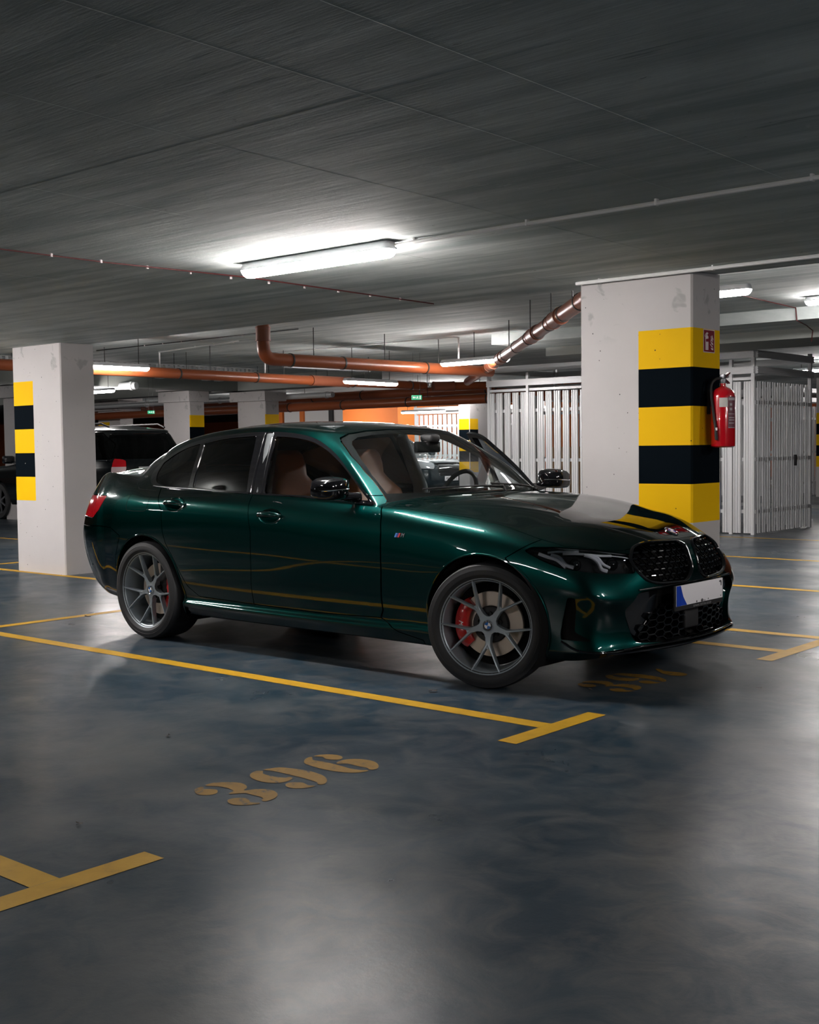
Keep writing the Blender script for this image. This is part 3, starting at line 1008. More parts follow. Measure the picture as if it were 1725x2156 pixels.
# ---------------- headlights
def lamp_part(sgn):
    f = (lambda t: t.mirror()) if sgn < 0 else (lambda t: t)
    lp = addm(lamp, lamp2)
    L = f(lp).build('headlight', M_LENS, CAR, rim=.01)
    bk = lp.offset(-.055)
    f(bk).build('lamp_housing', M_MBLK, L)
    # bright L-shaped light guides + projector lenses
    mb = MB()
    def P(h, z, off=-.02):
        off = off * .65 if off > -.03 else off
        # corner view ray: from outside along (-1,-1)
        o = Vector((2, 0, z)) ; 
        # point with (y-x)/sqrt2 = h : start far out along (1,1)
        b = Vector((-h / sqrt(2), h / sqrt(2), z)) + Vector((2, 2, 0))
        r = BVH.ray_cast(b, Vector((-1, -1, 0)).normalized())
        p, n = r[0], r[1]
        if n.dot(Vector((1, 1, 0))) < 0: n = -n
        q = p + n * off
        return Vector((q.x, q.y * (1 if sgn > 0 else -1), q.z)), n
    def ribbon(pts, w0, off=-.018, mi=0):
        c = [P(a, b, off)[0] for a, b in pts]
        mb.tube([tuple(q) for q in cr([tuple(q) for q in c], 3)], w0, 8, mi)
    # image-measured light signature, h values from rear (.41) to front (-.14)
    ribbon([(.345,.726),(.305,.712),(.262,.700),(.235,.672),(.225,.660)], .009)
    ribbon([(.30,.733),(.235,.738),(.14,.737)], .006)
    ribbon([(.285,.722),(.245,.710),(.222,.676),(.185,.664)], .010)
    ribbon([(.225,.728),(.14,.727),(.05,.717),(-.03,.712)], .0065)
    ribbon([(.115,.722),(.075,.708),(.045,.680),(.035,.652),(.005,.640)], .010)
    ribbon([(.085,.722),(.045,.705),(.02,.672),(-.015,.655)], .007)
    ribbon([(-.03,.712),(-.10,.700),(-.125,.692)], .003)
    o = mb.build('light_guide', M_HLIN, L)
    for h_, z_, r_ in ((.165,.692,.026), (-.045,.672,.026)):
        p, n = P(h_, z_, -.040)
        nn = Vector((1, .55 * sgn, .05)).normalized()
        T = frame(p, nn)
        q = MB()
        q.lathe([(r_ * 1.25, -.01), (r_ * 1.25, .006), (r_ * 1.08, .010), (r_, .006), (r_ * .8, .016), (r_ * .4, .022), (.0005, .024)], 24, T=T)
        q.build('projector', M_BLK, L)
    p, n = P(-.105, .682, -.02)
    q = MB(); q.lathe([(.009, -.004), (.009, .002), (.0005, .006)], 16, T=frame(p, Vector((1, .3 * sgn, .1)))); q.build('reflector', M_CHR, L)
    return L
def addm(a, b):
    n = len(a.V)
    if len(b.F) == 0: return a
    return TM(np.vstack([a.V, b.V]), np.vstack([a.N, b.N]), np.vstack([a.F, b.F + n]), np.concatenate([a.T, b.T]))
for s_ in (-1, 1): lamp_part(s_)

# ---------------- kidney grilles
def sx(y, z):
    p, n = hitfront(y, z)
    return p.x if p else .7
def kidney(sgn):
    # black surround: a rounded frame swept along the outline
    pts = []
    for (y, z) in KID:
        p, n = hitfront(y, z)
        pts.append(Vector((p.x, p.y, p.z)))
    cen = Vector((0, .25, .655))
    fr = MB(); N_ = len(pts)
    vs_, fs_ = [], []
    prof = [(-.016, -.004), (-.012, .006), (-.003, .010), (.008, .006), (.014, -.006), (.016, -.05)]   # (inward, outward)
    for p in pts:
        inw = Vector((0, cen.y - p.y, cen.z - p.z)).normalized()
        for a, b in prof:
            q = p + inw * a * .8 + Vector((1, 0, .15)) * b
            vs_.append((q.x, q.y * sgn, q.z))
    m_ = len(prof)
    for i in range(N_):
        j = (i + 1) % N_
        for k in range(m_ - 1):
            fs_.append((i * m_ + k, j * m_ + k, j * m_ + k + 1, i * m_ + k + 1))
    fr.add(vs_, fs_, 0, True)
    K = fr.build('kidney_grille', M_BLK, CAR, sharp=50)
    # dark backing
    f = (lambda t: t.mirror()) if sgn < 0 else (lambda t: t)
    f(kidF.offset(-.07)).build('grille_backing', M_DARK, K)
    # mesh: short horizontal dashes with staggered diagonal links, in relief
    mb = MB()
    dy, dz = .052, .030
    for r in range(0, 8):
        z = .565 + r * dz
        for c in range(-1, 10):
            y = .03 + c * dy + (dy / 2 if r % 2 else 0)
            pt = np.array([[y, z]])
            if sdf(pt, KID)[0] > -.012: continue
            def Q(yy, zz, o=-.022):
                return (sx(max(yy, .02), zz) + o, yy * sgn, zz)
            mb.tube([Q(y - .015, z, -.010), Q(y + .015, z, -.010)], .0050, 8, 0)
            for s2 in (-1, 1):
                y2, z2 = y + s2 * dy / 2, z + dz
                if sdf(np.array([[y2, z2]]), KID)[0] < -.004:
                    mb.tube([Q(y + s2 * .013, z, -.016), Q(y2 - s2 * .013, z2, -.040)], .0032, 5, 0)
            # deep fins behind each dash
            a = Q(y, z, -.045)
            mb.box((a[0], a[1], a[2]), (.05, .026, .004))
    mb.build('grille_mesh', M_BLK, K)
for s_ in (-1, 1): kidney(s_)

# ---------------- lower intake
LI = whole(low.offset(-.075), 'lower_intake', M_DARK, rim=0)
lw = low.copy()
# turned-in walls of the opening
B_ = lw.boundary(); ok = nocentre(lw.V[B_[:, 0]], lw.V[B_[:, 1]])
mb = MB()
for a, b in B_[ok]:
    for s2 in (1, -1):
        A, Bq = lw.V[a] * [1, s2, 1], lw.V[b] * [1, s2, 1]
        mb.add([A, Bq, Bq - [.075, 0, 0], A - [.075, 0, 0]], [(0, 1, 2, 3)], 0, True)
mb.build('intake_wall', M_BLK, LI)
def QF(y, z, o): return (sx(y, z) + o, y, z)
# side air panels either side, smooth gloss black (closed)
for s2 in (1, -1):
    mb = MB()
    poly = [(.30,.515),(.49,.510),(.565,.438),(.50,.300),(.46,.285),(.40,.34),(.33,.42)]
    poly = rpoly(poly, .02)
    v_ = [QF(s2 * a, b, -.030 - .35 * max(0, .52 - abs(a)) * .15) for a, b in poly]
    c_ = QF(s2 * .44, .42, -.050)
    n_ = len(v_)
    mb.add(v_ + [c_], [(i, (i + 1) % n_, n_) for i in range(n_)], 0, True)
    mb.build('side_blank', M_BLK, LI, sharp=80)
# radar panel in the middle
mb = MB()
mb.box((.742, 0, .345), (.03, .15, .12), bev=.012)
mb.build('radar_cover', M_MBLK, LI)
# honeycomb
inn = [(.085,.235),(.085,.44),(.30,.44),(.36,.40),(.47,.30),(.50,.262),(.40,.25)]
for s2 in (1, -1):
    mb = MB()
    for r in range(-1, 8):
        for c in range(0, 9):
            y = .10 + c * .066; z = .268 + r * .038 + (.019 if c % 2 else 0)
            hexp = [(y + u_ * 1.0, z + v_) for u_, v_ in ((-.024, -.017), (.024, -.017), (.040, 0), (.024, .017), (-.024, .017), (-.040, 0))]
            if sdf(np.array([[y, z]]), inn)[0] > -.006: continue
            P_ = []
            for (yy, zz) in hexp:
                zz = min(max(zz, .254), .515); P_.append(QF(s2 * min(yy, .54), zz, -.022))
            for i in range(6):
                A, Bq = P_[i], P_[(i + 1) % 6]
                mb.tube([A, Bq], .0026, 5)
                A2 = (A[0] - .035, A[1], A[2]); B2 = (Bq[0] - .035, Bq[1], Bq[2])
                mb.add([A, Bq, B2, A2], [(0, 1, 2, 3)], 0)
    mb.build('honeycomb_mesh', M_BLK, LI)
# frame line around the intake, gloss
pts = [QF(y, z, .001) for y, z in [(-.50,.532),(-.25,.538),(0,.540),(.25,.538),(.50,.532)]]
MB().tube(cr(pts, 5), .005, 8).build('intake_trim', M_BLK, LI)
pts = [QF(y, z, .002) for y, z in [(-.60,.236),(-.50,.243),(-.25,.243),(0,.243),(.25,.243),(.50,.243),(.60,.236)]]
MB().tube(cr(pts, 5), .006, 8).build('intake_trim', M_BLK, LI)

# air curtain slots at the corners
for s2 in (-1, 1):
    f = (lambda t: t.mirror()) if s2 < 0 else (lambda t: t)
    o = f(slot.offset(-.03)).build('air_slot', M_DARK, CAR)
    lip = MB()
    B_ = slot.boundary()
    for a, b in B_:
        A, Bq = slot.V[a], slot.V[b]; na, nb_ = slot.N[a], slot.N[b]
        q4 = [A, Bq, Bq - nb_ * .03, A - na * .03]
        lip.add([p_ * [1, s2, 1] for p_ in q4], [(0, 1, 2, 3)], 0, True)
    lip.build('slot_lip', M_BLK, o)
    # blade under the slot
    def PD(x0, z, off=.004):
        h_ = x0
        b = Vector((-h_ / sqrt(2), h_ / sqrt(2), z)) + Vector((2, 2, 0))
        r = BVH.ray_cast(b, Vector((-1, -1, 0)).normalized()); n = r[1]
        if n.dot(Vector((1, 1, 0))) < 0: n = -n
        q = r[0] + n * off; return (q.x, q.y * s2, q.z)
    pts = [PD(dg(.44,.787), .279), PD(dg(.523,.768), .238), PD(dg(.60,.72), .230), PD(dg(.655,.64), .229), PD(dg(.70,.54), .240)]
    MB().tube(cr(pts, 5), .006, 8).build('corner_blade', M_BLK, CAR)

# splitter lip under the bumper
pts = []
for y in np.linspace(-.66, .66, 33):
    p, n = hitfront(float(y), .236)
    if p: pts.append((p.x, p.y, p.z))
mb = MB()
n_ = len(pts); v_ = []
for (x, y, z) in pts:
    v_ += [(x - .02, y, z - .006), (x + .012, y, z - .012), (x + .012, y, z - .020), (x - .04, y, z - .026)]
f_ = []
for i in range(n_ - 1):
    for k in range(4):
        l = (k + 1) % 4
        f_.append((i * 4 + k, i * 4 + l, (i + 1) * 4 + l, (i + 1) * 4 + k))
mb.add(v_, f_ + [(0, 1, 2, 3), tuple((n_ - 1) * 4 + k for k in (3, 2, 1, 0))], 0, True)
mb.build('front_splitter', M_BLK, CAR)

# ---------------- number plate
px = sx(0, .47) + .022
PL = empty('number_plate', (px, 0, .474), parent=CAR)
mb = MB(); mb.box((-.006, 0, -.006), (.012, .535, .134), bev=.003); mb.build('plate_frame', M_MBLK, PL)
mb = MB(); mb.box((.002, 0, .006), (.004, .520, .108), bev=.0015); pw = mb.build('plate_sheet', M_PLW, PL)
mb = MB(); mb.box((.0043, -.238, .006), (.0014, .042, .106)); mb.prism([(-.217, .059), (-.19, -.0), (-.150, -.046), (-.217, -.046)], 0, .0016, T=Matrix.Translation((.0044, 0, 0)) @ Matrix(((0, 0, 1, 0), (1, 0, 0, 0), (0, 1, 0, 0), (0, 0, 0, 1))))
mb.build('country_band', M_PLB, PL)
def yz(xoff): return Matrix.Translation((xoff, 0, 0)) @ Matrix(((0, 0, 1, 0), (1, 0, 0, 0), (0, 1, 0, 0), (0, 0, 0, 1)))
M_PMK = mat('plate_mark', (.10, .095, .10), .5)
for q in [cr([(.005,-.040),(.02,-.030),(.035,-.040),(.028,-.046),(.022,-.052),(.012,-.046)], 4, True), cr([(.215,.045),(.235,.050),(.245,.040),(.243,.020),(.236,.022),(.235,.036),(.225,.040)], 4, True)] + \
        [[(a + r_ * cos(t), b + r_ * sin(t)) for t in np.linspace(0, 2 * pi, 9)[:-1]] for (a, b, r_) in ((.05,-.043,.004), (.09,-.038,.004), (.235,-.035,.0035), (-.04,-.04,.006))]:
    mb = MB(); mb.prism(q, 0, .001, T=yz(.0044)); mb.build('plate_mark', M_PMK, PL)

def text_mesh(s, size, depth=.0005, align='CENTER', shear=0):
    cu = bpy.data.curves.new('t', 'FONT'); cu.body = s; cu.size = size; cu.extrude = depth
    cu.align_x = align; cu.align_y = 'CENTER'; cu.shear = shear; cu.resolution_u = 3
    o = bpy.data.objects.new('t', cu); COL.objects.link(o)
    dg_ = bpy.context.evaluated_depsgraph_get()
    me = bpy.data.meshes.new_from_object(o.evaluated_get(dg_))
    bpy.data.objects.remove(o); bpy.data.curves.remove(cu)
    return me
def text(name, s, size, T, m, parent, depth=.0005, shear=0):
    me = text_mesh(s, size, depth, shear=shear)
    me.transform(T)
    me.materials.clear()
    return link(name, me, parent, m)
text('frame_lettering', 'DYNAMIC MOTORS GROUP', .016, Matrix.Translation((.0006, .03, -.062)) @ Matrix(((0, 0, 1, 0), (1, 0, 0, 0), (0, 1, 0, 0), (0, 0, 0, 1))), mat('lettering_grey', (.22, .22, .22), .5), PL)

# ---------------- round badge
def roundel(name, T, r, parent, car_letters=True):
    mb = MB(); mb.lathe([(r, -.004), (r, .003), (r * .95, .005), (r * .90, .004), (r * .90, -.004)], 40, T=T)
    o = mb.build(name, M_CHR, parent)
    q = MB(); q.lathe([(r * .91, -.003), (r * .91, .0030), (.0001, .0034)], 40, T=T); q.build('badge_ring', M_BLK, o)
    for k, m_ in enumerate((M_BLUE, M_WHITE, M_BLUE, M_WHITE)):
        a0 = pi / 2 + k * pi / 2
        poly = [(0, 0)] + [(r * .58 * cos(a0 + t), r * .58 * sin(a0 + t)) for t in np.linspace(0, pi / 2, 10)]
        q = MB(); q.prism(poly, .0025, .0044, T=T); q.build('badge_field', m_, o)
    for ch, a in (('B', 125), ('M', 90), ('W', 55)):
        Tt = T @ Matrix.Rotation(radians(a - 90), 4, 'Z') @ Matrix.Translation((0, r * .75, .0040))
        text('badge_letter', ch, r * .34, Tt, M_CHR, o, .0004)
    return o
p, n = hitfront(0, .785); 
r_ = BVH.ray_cast(Vector((.632, 0, 2)), Vector((0, 0, -1))); n = r_[1]
if n.z < 0: n = -n
Tn = frame(r_[0], n, Vector((-1, 0, .3)))
# up of the badge points up the hood
zax = n.normalized(); up = Vector((-1, 0, 0)) - zax * Vector((-1, 0, 0)).dot(zax); up.normalize(); xa = up.cross(zax)
Tn = Matrix((xa, up, zax)).transposed().to_4x4(); Tn.translation = r_[0] + zax * .002
roundel('hood_badge', Tn, .041, CAR)

# fender badge: three slanted bars and the letter M
p, n = hitside(-.560, .789); n = n if n.y < 0 else -n
T = frame(p, n); T.translation = p + n * .001
mb = MB()
bars = []
for k, m_ in enumerate((M_MBL, M_MDB, M_AMB)):
    x0 = -.036 + k * .012
    q = MB(); q.prism([(x0, -.012), (x0 + .011, -.012), (x0 + .021, .012), (x0 + .010, .012)], 0, .003, T=T)
    q.build('fender_badge', m_, CAR)
text('fender_badge_letter', 'M', .032, T @ Matrix.Translation((.020, 0, .001)), M_GREYM, CAR, .0015, shear=.35)

# ---------------- fuel flap seam, on the near side (thin recessed line)
def seam(pts2, name='panel_seam', r=.0022, parent=None, side=-1):
    pts = []
    for x, z in pts2:
        p, n = hitside(x, z)
        pts.append((p.x, (p.y + .0006) * (1 if side < 0 else -1), p.z))
    MB().tube(pts, r, 6).build(name, M_DARK, parent or CAR)
flap = cr([(-3.045,.975),(-3.055,.93),(-3.05,.885),(-3.03,.868),(-2.93,.866),(-2.84,.868),(-2.815,.885),(-2.810,.93),(-2.812,.966)], 4)
seam(flap, 'fuel_flap_seam')
seam([(-3.22,1.145),(-3.15,1.09),(-3.08,1.05),(-3.005,1.015)], 'panel_seam', .0016)
seam([(-3.005,1.012),(-2.9,1.008),(-2.80,1.002)], 'panel_seam', .0016)
# ---------------- arch lips
for a, nm in ((ARCH_F, 'f'), (ARCH_R, 'r')):
    for s2 in (-1, 1):
        pts = []
        for t in np.linspace(radians(-22), radians(202), 40):
            x = a[0] + (a[2] + .004) * cos(t); z = a[1] + (a[2] + .004) * sin(t)
            if z < .19: continue
            p, n = hitside(x, z)
            if p is None: continue
            pts.append((x, (p.y) * (1 if s2 < 0 else -1), z))
        MB().tube(pts, .006, 8).build('arch_lip', M_PAINT, CAR)
        # liner
        mb = MB(); v_, f_ = [], []
        K_ = 30
        for i in range(K_ + 1):
            t = radians(-32) + i * radians(244) / K_
            x = a[0] + (a[2] + .002) * cos(t); z = a[1] + (a[2] + .002) * sin(t)
            for yy in (.50, .80, .865):
                v_.append((x, yy * s2, z))
        for i in range(K_):
            for k in range(2):
                f_.append((i * 3 + k, i * 3 + k + 1, i * 3 + k + 4, i * 3 + k + 3))
        mb.add(v_, f_, 0, True)
        mb.prism([(a[0] + a[2] * cos(t), a[1] + a[2] * sin(t)) for t in np.linspace(radians(-32), radians(212), 30)], .500, .508, T=Matrix(((1, 0, 0, 0), (0, 0, s2, 0), (0, 1, 0, 0), (0, 0, 0, 1))))
        mb.build('wheel_liner', M_DARK, CAR)
# underbody
mb = MB()
mb.box((-1.425, 0, .21), (2.07, 1.66, .04)); mb.box((-1.5, 0, .24), (4.3, .96, .06)); mb.box((-3.40, 0, .30), (.34, 1.35, .04)); mb.box((.48, 0, .215), (.22, 1.2, .02))
mb.build('underbody', M_DARK, CAR)
# ================================================================== cabin
def soft(name, c, d, m, parent, bev, rot=(0, 0, 0)):
    T = Matrix.Translation(c) @ Matrix.Rotation(rot[1], 4, 'Y') @ Matrix.Rotation(rot[0], 4, 'X') @ Matrix.Rotation(rot[2], 4, 'Z')
    mb = MB(); mb.box((0, 0, 0), d, bev=bev, T=T)
    return mb.build(name, m, parent)
# head lining and pillar trim: the inside of the shell
q = np.where((shell.V[:, 2] > 1.0) & (shell.V[:, 0] < -.74) & (shell.V[:, 0] > -3.2), 1.0, -1.0)
lin = shell.keep(q).offset(-.028)
lin = TM(lin.V, -lin.N, lin.F[:, ::-1].copy(), lin.T)
lining = addmirror(lin).build('head_lining', M_HEAD, CAR)
mb = MB(); mb.box((-1.93, 0, 1.412), (.9, .9, .01)); mb.build('sunroof_blind', M_HEAD, CAR)
# tub
mb = MB()
mb.box((-1.9, 0, .30), (2.6, 1.5, .03)); mb.box((-.62, 0, .62), (.03, 1.5, .66)); mb.box((-3.05, 0, .70), (.03, 1.45, .8))
for s2 in (-1, 1):
    mb.box((-2.35, s2 * .80, .62), (.9, .02, .66))
mb.build('cabin_floor', M_INT, CAR)
for s2 in (-1, 1):
    b = MB()
    b.tube([(-1.80, s2 * .775, .60), (-1.81, s2 * .76, 1.0), (-1.86, s2 * .62, 1.36)], .04, 12, rs=[.06, .052, .04])
    b.build('pillar_trim', M_HEAD, CAR)
# dashboard
d = MB()
sec = [(-.62, .60), (-.62, .90), (-.70, .935), (-.86, .945), (-.98, .930), (-1.03, .90), (-1.04, .86), (-.98, .70), (-.90, .60)]
v_, f_ = [], []
for y in (-.74, -.6, 0, .6, .74):
    for x, z in rpoly(sec, .03): v_.append((x, y, z))
m_ = len(rpoly(sec, .03))
for i in range(4):
    for k in range(m_):
        l = (k + 1) % m_
        f_.append((i * m_ + k, i * m_ + l, (i + 1) * m_ + l, (i + 1) * m_ + k))
d.add(v_, f_ + [tuple(range(m_)), tuple(4 * m_ + k for k in range(m_ - 1, -1, -1))], 0, True)
DASH = d.build('dashboard', M_INT, CAR)
sc_ = MB(); sc_.box((-1.005, .20, .965), (.02, .60, .09), bev=.008, T=None); sc_.build('display_screen', M_BLK, DASH)
cp_ = MB(); cp_.box((-.45, 0, .955), (.20, 1.36, .015)); 
v_ = []
ny = 24
for i in range(ny + 1):
    y = -.74 + 1.48 * i / ny
    g = abs(y) / .74
    xf = ip([0, .19, .38, .55, .70, .76], [-.575, -.582, -.615, -.672, -.738, -.77], abs(y))
    v_ += [(xf + .02, y, .975 - .02 * g), (xf - .10, y, .992 - .025 * g), (xf - .20, y, .985 - .02 * g)]
f_ = []
for i in range(ny):
    for k in range(2): f_.append((i * 3 + k, i * 3 + 3 + k, i * 3 + 4 + k, i * 3 + 1 + k))
cw = MB(); cw.add(v_, f_, 0, True); cw.build('cowl_panel', M_MBLK, CAR)
# wipers
for (y0, y1, nm) in ((.12, -.52, 'a'), (.62, .02, 'b')):
    wp = MB()
    r0 = BVH.ray_cast(Vector((-.66, y0, 2)), Vector((0, 0, -1)))
    pts = []
    for t in np.linspace(0, 1, 8):
        y = y0 + (y1 - y0) * t; x = ip([0, .19, .38, .55, .70, .80], [-.575, -.582, -.615, -.672, -.738, -.79], abs(y)) - .016 - .022 * t
        r_ = BVH.ray_cast(Vector((x, y, 2)), Vector((0, 0, -1)))
        pts.append((x, y, r_[0].z + .005))
    wp.tube(pts, .0045, 6); wp.tube([(pts[0][0] + .03, y0, .995), pts[0], pts[3]], .006, 8)
    wp.build('wiper', M_MBLK, CAR)
# seats
def seat(y, parent):
    S_ = soft('front_seat', (-1.52, y, .58), (.52, .50, .18), M_TAN, parent, .06, (0, radians(-6), 0))
    bk = MB()
    prof = [(.50, -1.80, .26, .085), (.66, -1.845, .265, .08), (.82, -1.885, .265, .075), (.98, -1.93, .235, .065), (1.06, -1.955, .17, .055), (1.10, -1.965, .13, .052), (1.17, -1.98, .135, .052), (1.235, -1.99, .12, .045), (1.265, -1.995, .09, .03)]
    n_ = 24; v_, f_ = [], []
    for (z, x, hw, ht) in prof:
        for k in range(n_):
            t = 2 * pi * k / n_; c_, d_ = cos(t), sin(t)
            X = abs(c_) ** .5 * (1 if c_ > 0 else -1); Y = abs(d_) ** .6 * (1 if d_ > 0 else -1)
            wing = .035 * abs(Y) ** 3 if (X > 0 and z < 1.0) else 0
            v_.append((x + ht * X + wing, y + hw * Y, z))
    for i in range(len(prof) - 1):
        for k in range(n_):
            l = (k + 1) % n_
            f_.append((i * n_ + k, i * n_ + l, (i + 1) * n_ + l, (i + 1) * n_ + k))
    f_ += [tuple(range(n_)), tuple((len(prof) - 1) * n_ + k for k in range(n_))]
    bk.add(v_, f_, 0, True); bk.build('backrest', M_TAN, S_, sharp=70)
    for s2 in (-1, 1):
        soft('seat_bolster', (-1.52, y + s2 * .23, .64), (.46, .09, .15), M_TAN, S_, .035, (0, radians(-6), 0))
    return S_
seat(-.38, CAR); seat(.38, CAR)
RS = soft('rear_seat', (-2.55, 0, .56), (.5, 1.3, .2), M_TAN, CAR, .06)
soft('backrest', (-2.86, 0, .84), (.16, 1.3, .56), M_TAN, RS, .05, (0, radians(-22), 0))
for y in (-.4, .4): soft('head_restraint', (-2.98, y, 1.12), (.10, .26, .15), M_TAN, RS, .035)
# steering wheel, left-hand drive = far side
sw = MB()
T = Matrix.Translation((-1.16, .38, .945)) @ Matrix.Rotation(radians(-68), 4, 'Y')
pts = [tuple(T @ Vector((.182 * cos(t), .182 * sin(t), 0))) for t in np.linspace(0, 2 * pi, 37)]
sw.tube(pts, .015, 10, caps=False)
sw.lathe([(.06, -.02), (.065, .0), (.05, .02), (.0005, .024)], 20, T=T)
for a in (0, pi, pi / 2 * 1):
    sw.tube([tuple(T @ Vector((.05 * cos(a + pi / 2), .05 * sin(a + pi / 2), 0))), tuple(T @ Vector((.18 * cos(a + pi / 2), .18 * sin(a + pi / 2), 0)))], .014, 8)
sw.build('steering_wheel', M_INT, CAR)
# interior mirror and sensor box
mb = MB(); mb.box((-1.10, 0, 1.275), (.03, .24, .07), bev=.012); mb.box((-1.075, 0, 1.33), (.10, .10, .05), bev=.02)
mb.build('rear_view_mirror', M_INT, CAR)
# ================================================================== wheels
def wheel(name, pos, steer, sgn, tw, caliper_dir, parent):
    """sgn -1 = near side (outer face looks to -y). local: axle along z, outer face +z"""
    R_ = .332
    if sgn < 0:
        base = Matrix(((1, 0, 0), (0, 0, -1), (0, 1, 0)))     # local x->x, local y->z, local z->-y
    else:
        base = Matrix(((-1, 0, 0), (0, 0, 1), (0, 1, 0)))
    M_ = Matrix.Translation(pos) @ Matrix.Rotation(steer, 4, 'Z') @ base.to_4x4()
    hw = tw / 2
    # barrel
    rim = MB()
    rim.lathe([(.2415, -hw + .012), (.262, -hw + .008), (.262, -hw + .002), (.240, -hw + .012), (.232, -hw + .05), (.228, 0), (.232, hw - .05), (.240, hw - .018), (.2515, hw - .008), (.2600, hw - .004), (.2625, hw - .008), (.2625, hw - .012), (.246, hw - .02)], 72, caps=False)
    # inner step of the outer lip
    rim.lathe([(.2515, hw - .009), (.244, hw - .020), (.240, hw - .026), (.2375, hw - .045), (.2365, hw - .06)], 72, caps=False)
    # ten spokes in five Y pairs
    rot0 = radians(53)
    zc, zo = hw - .046, hw - .010          # hub face / outer face height
    for k in range(5):
        ang = rot0 + k * 2 * pi / 5
        for s_ in (-1, 1):
            # path: from hub along arm, then splits
            path = [(.040, 0, 0), (.085, 0, 0), (.110, s_ * 4.5, 0), (.145, s_ * 10.5, 0), (.19, s_ * 14.5, 0), (.225, s_ * 16.8, 0), (.249, s_ * 18.0, 0)]
            w_ = [.030, .024, .0150, .0125, .0115, .0105, .0095]
            ztop = [zc - .004, zc - .002, zc + .002, zc + .011, zc + .022, zc + .031, zc + .036]
            dep = [.035, .035, .034, .032, .030, .028, .026]
            vs_, fs_ = [], []
            P_ = []
            for (r, a, _) in path:
                t = ang + radians(a); P_.append(Vector((r * cos(t), r * sin(t), 0)))
            for i, p in enumerate(P_):
                d = (P_[min(i + 1, len(P_) - 1)] - P_[max(i - 1, 0)]).normalized()
                n = Vector((-d.y, d.x, 0))
                h = w_[i] / 2
                for (u_, zz) in ((-1.25, -dep[i]), (-1.0, -.004), (-.55, 0), (.55, 0), (1.0, -.004), (1.25, -dep[i])):
                    q = p + n * (h * u_); vs_.append((q.x, q.y, ztop[i] + zz))
            for i in range(len(P_) - 1):
                for c in range(5):
                    fs_.append((i * 6 + c, (i + 1) * 6 + c, (i + 1) * 6 + c + 1, i * 6 + c + 1))
            rim.add(vs_, fs_, 0, False)
        # web that fills the fork
        t0 = ang
        def pt(r, a, z): return (r * cos(t0 + radians(a)), r * sin(t0 + radians(a)), z)
        rim.add([pt(.06, -14, zc - .003), pt(.060, 14, zc - .003), pt(.105, 6.5, zc - .001), pt(.125, 6.0, zc + .001), pt(.125, -6.0, zc + .001), pt(.105, -6.5, zc - .001)], [(0, 1, 2, 3, 4, 5)], 0, False)
    # hub plate with lobes between the bolts
    hubp = []
    for k in range(60):
        t = 2 * pi * k / 60
        ph = ((t - rot0) / (2 * pi / 5)) % 1.0
        lob = cos(2 * pi * ph)
        r = .058 + .016 * max(lob, -.6)
        hubp.append((r * cos(t), r * sin(t)))
    rim.prism(hubp, zc - .045, zc - .003)
    W_ = rim.build(name, M_RIM, parent, sharp=30)
    W_.matrix_basis = M_
    # tyre
    ty = MB()
    ty.lathe([(.2450, -hw + .004), (.262, -hw - .004), (.285, -hw - .009), (.305, -hw - .006), (.320, -hw + .004), (.3285, -hw + .018), (R_, -hw + .05), (R_, 0), (R_, hw - .05), (.3285, hw - .018), (.322, hw - .006), (.3215, hw - .003), (.3205, hw - .003), (.305, hw + .005), (.297, hw + .007), (.2955, hw + .0055), (.285, hw + .008), (.274, hw + .007), (.2725, hw + .0055), (.262, hw + .002), (.2560, hw - .006), (.2450, hw - .012)], 96, caps=False)
    # tread grooves
    for gy in (-.045, 0, .045):
        pass
    t_o = ty.build('tyre', M_RUB, W_, sharp=35)
    gr = MB()
    for i in range(72):
        a = 2 * pi * i / 72
        T = Matrix.Rotation(a, 4, 'Z')
        gr.add([(.3225, -.004, hw - .010), (.3225, .004, hw - .010), (.3345, .008, hw - .045), (.3345, 0, hw - .045), (.329, -.004, hw - .010), ], [(0, 1, 2, 3)], 0, False, T)
    # cap
    c = MB()
    T = Matrix.Translation((0, 0, zc - .001))
    roundel('centre_cap', T @ Matrix.Rotation(radians(-15), 4, 'Z'), .030, W_)
    # bolts
    for k in range(5):
        a = rot0 + pi / 5 + k * 2 * pi / 5
        b = MB(); T = Matrix.Translation((.058 * cos(a), .058 * sin(a), zc - .030))
        b.lathe([(.0135, -.01), (.0135, .0), (.012, .004), (.009, .004), (.009, -.004), (.0001, -.004)], 16, T=T)
        b.build('wheel_bolt', M_MBLK, W_)
    # disc and hat
    dk = MB()
    dk.lathe([(.100, -.020), (.174, -.020), (.174, .004), (.1735, .005), (.100, .005), (.098, .003)], 72, caps=False)
    dk_o = dk.build('brake_disc', M_DISC, W_)
    ht = MB(); ht.lathe([(.098, -.03), (.098, .020), (.094, .026), (.060, .030), (.0001, .030)], 40); ht.build('disc_hat', M_MBLK, W_)
    # backing plate
    bp = MB(); bp.lathe([(.225, -.036), (.225, -.040), (.0001, -.040)], 40); bp.build('dust_shield', M_DARK, W_)
    # caliper
    ca = caliper_dir
    cl = MB()
    N_ = 16; v_, f_ = [], []
    span = radians(46)
    for i in range(N_ + 1):
        t = ca - span + 2 * span * i / N_
        e = 1 - abs(2 * i / N_ - 1) ** 6
        r0, r1 = .122 + .006 * (1 - e), .196 - .012 * (1 - e)
        z1 = .044 * (.7 + .3 * e)
        for (r, z) in ((r0, -.03), (r0, z1 - .012), (r0 + .014, z1), (r1 - .018, z1), (r1, z1 - .014), (r1 + .002, -.03)):
            v_.append((r * cos(t), r * sin(t), z))
    for i in range(N_):
        for k in range(6):
            l = (k + 1) % 6
            f_.append((i * 6 + k, (i + 1) * 6 + k, (i + 1) * 6 + l, i * 6 + l))
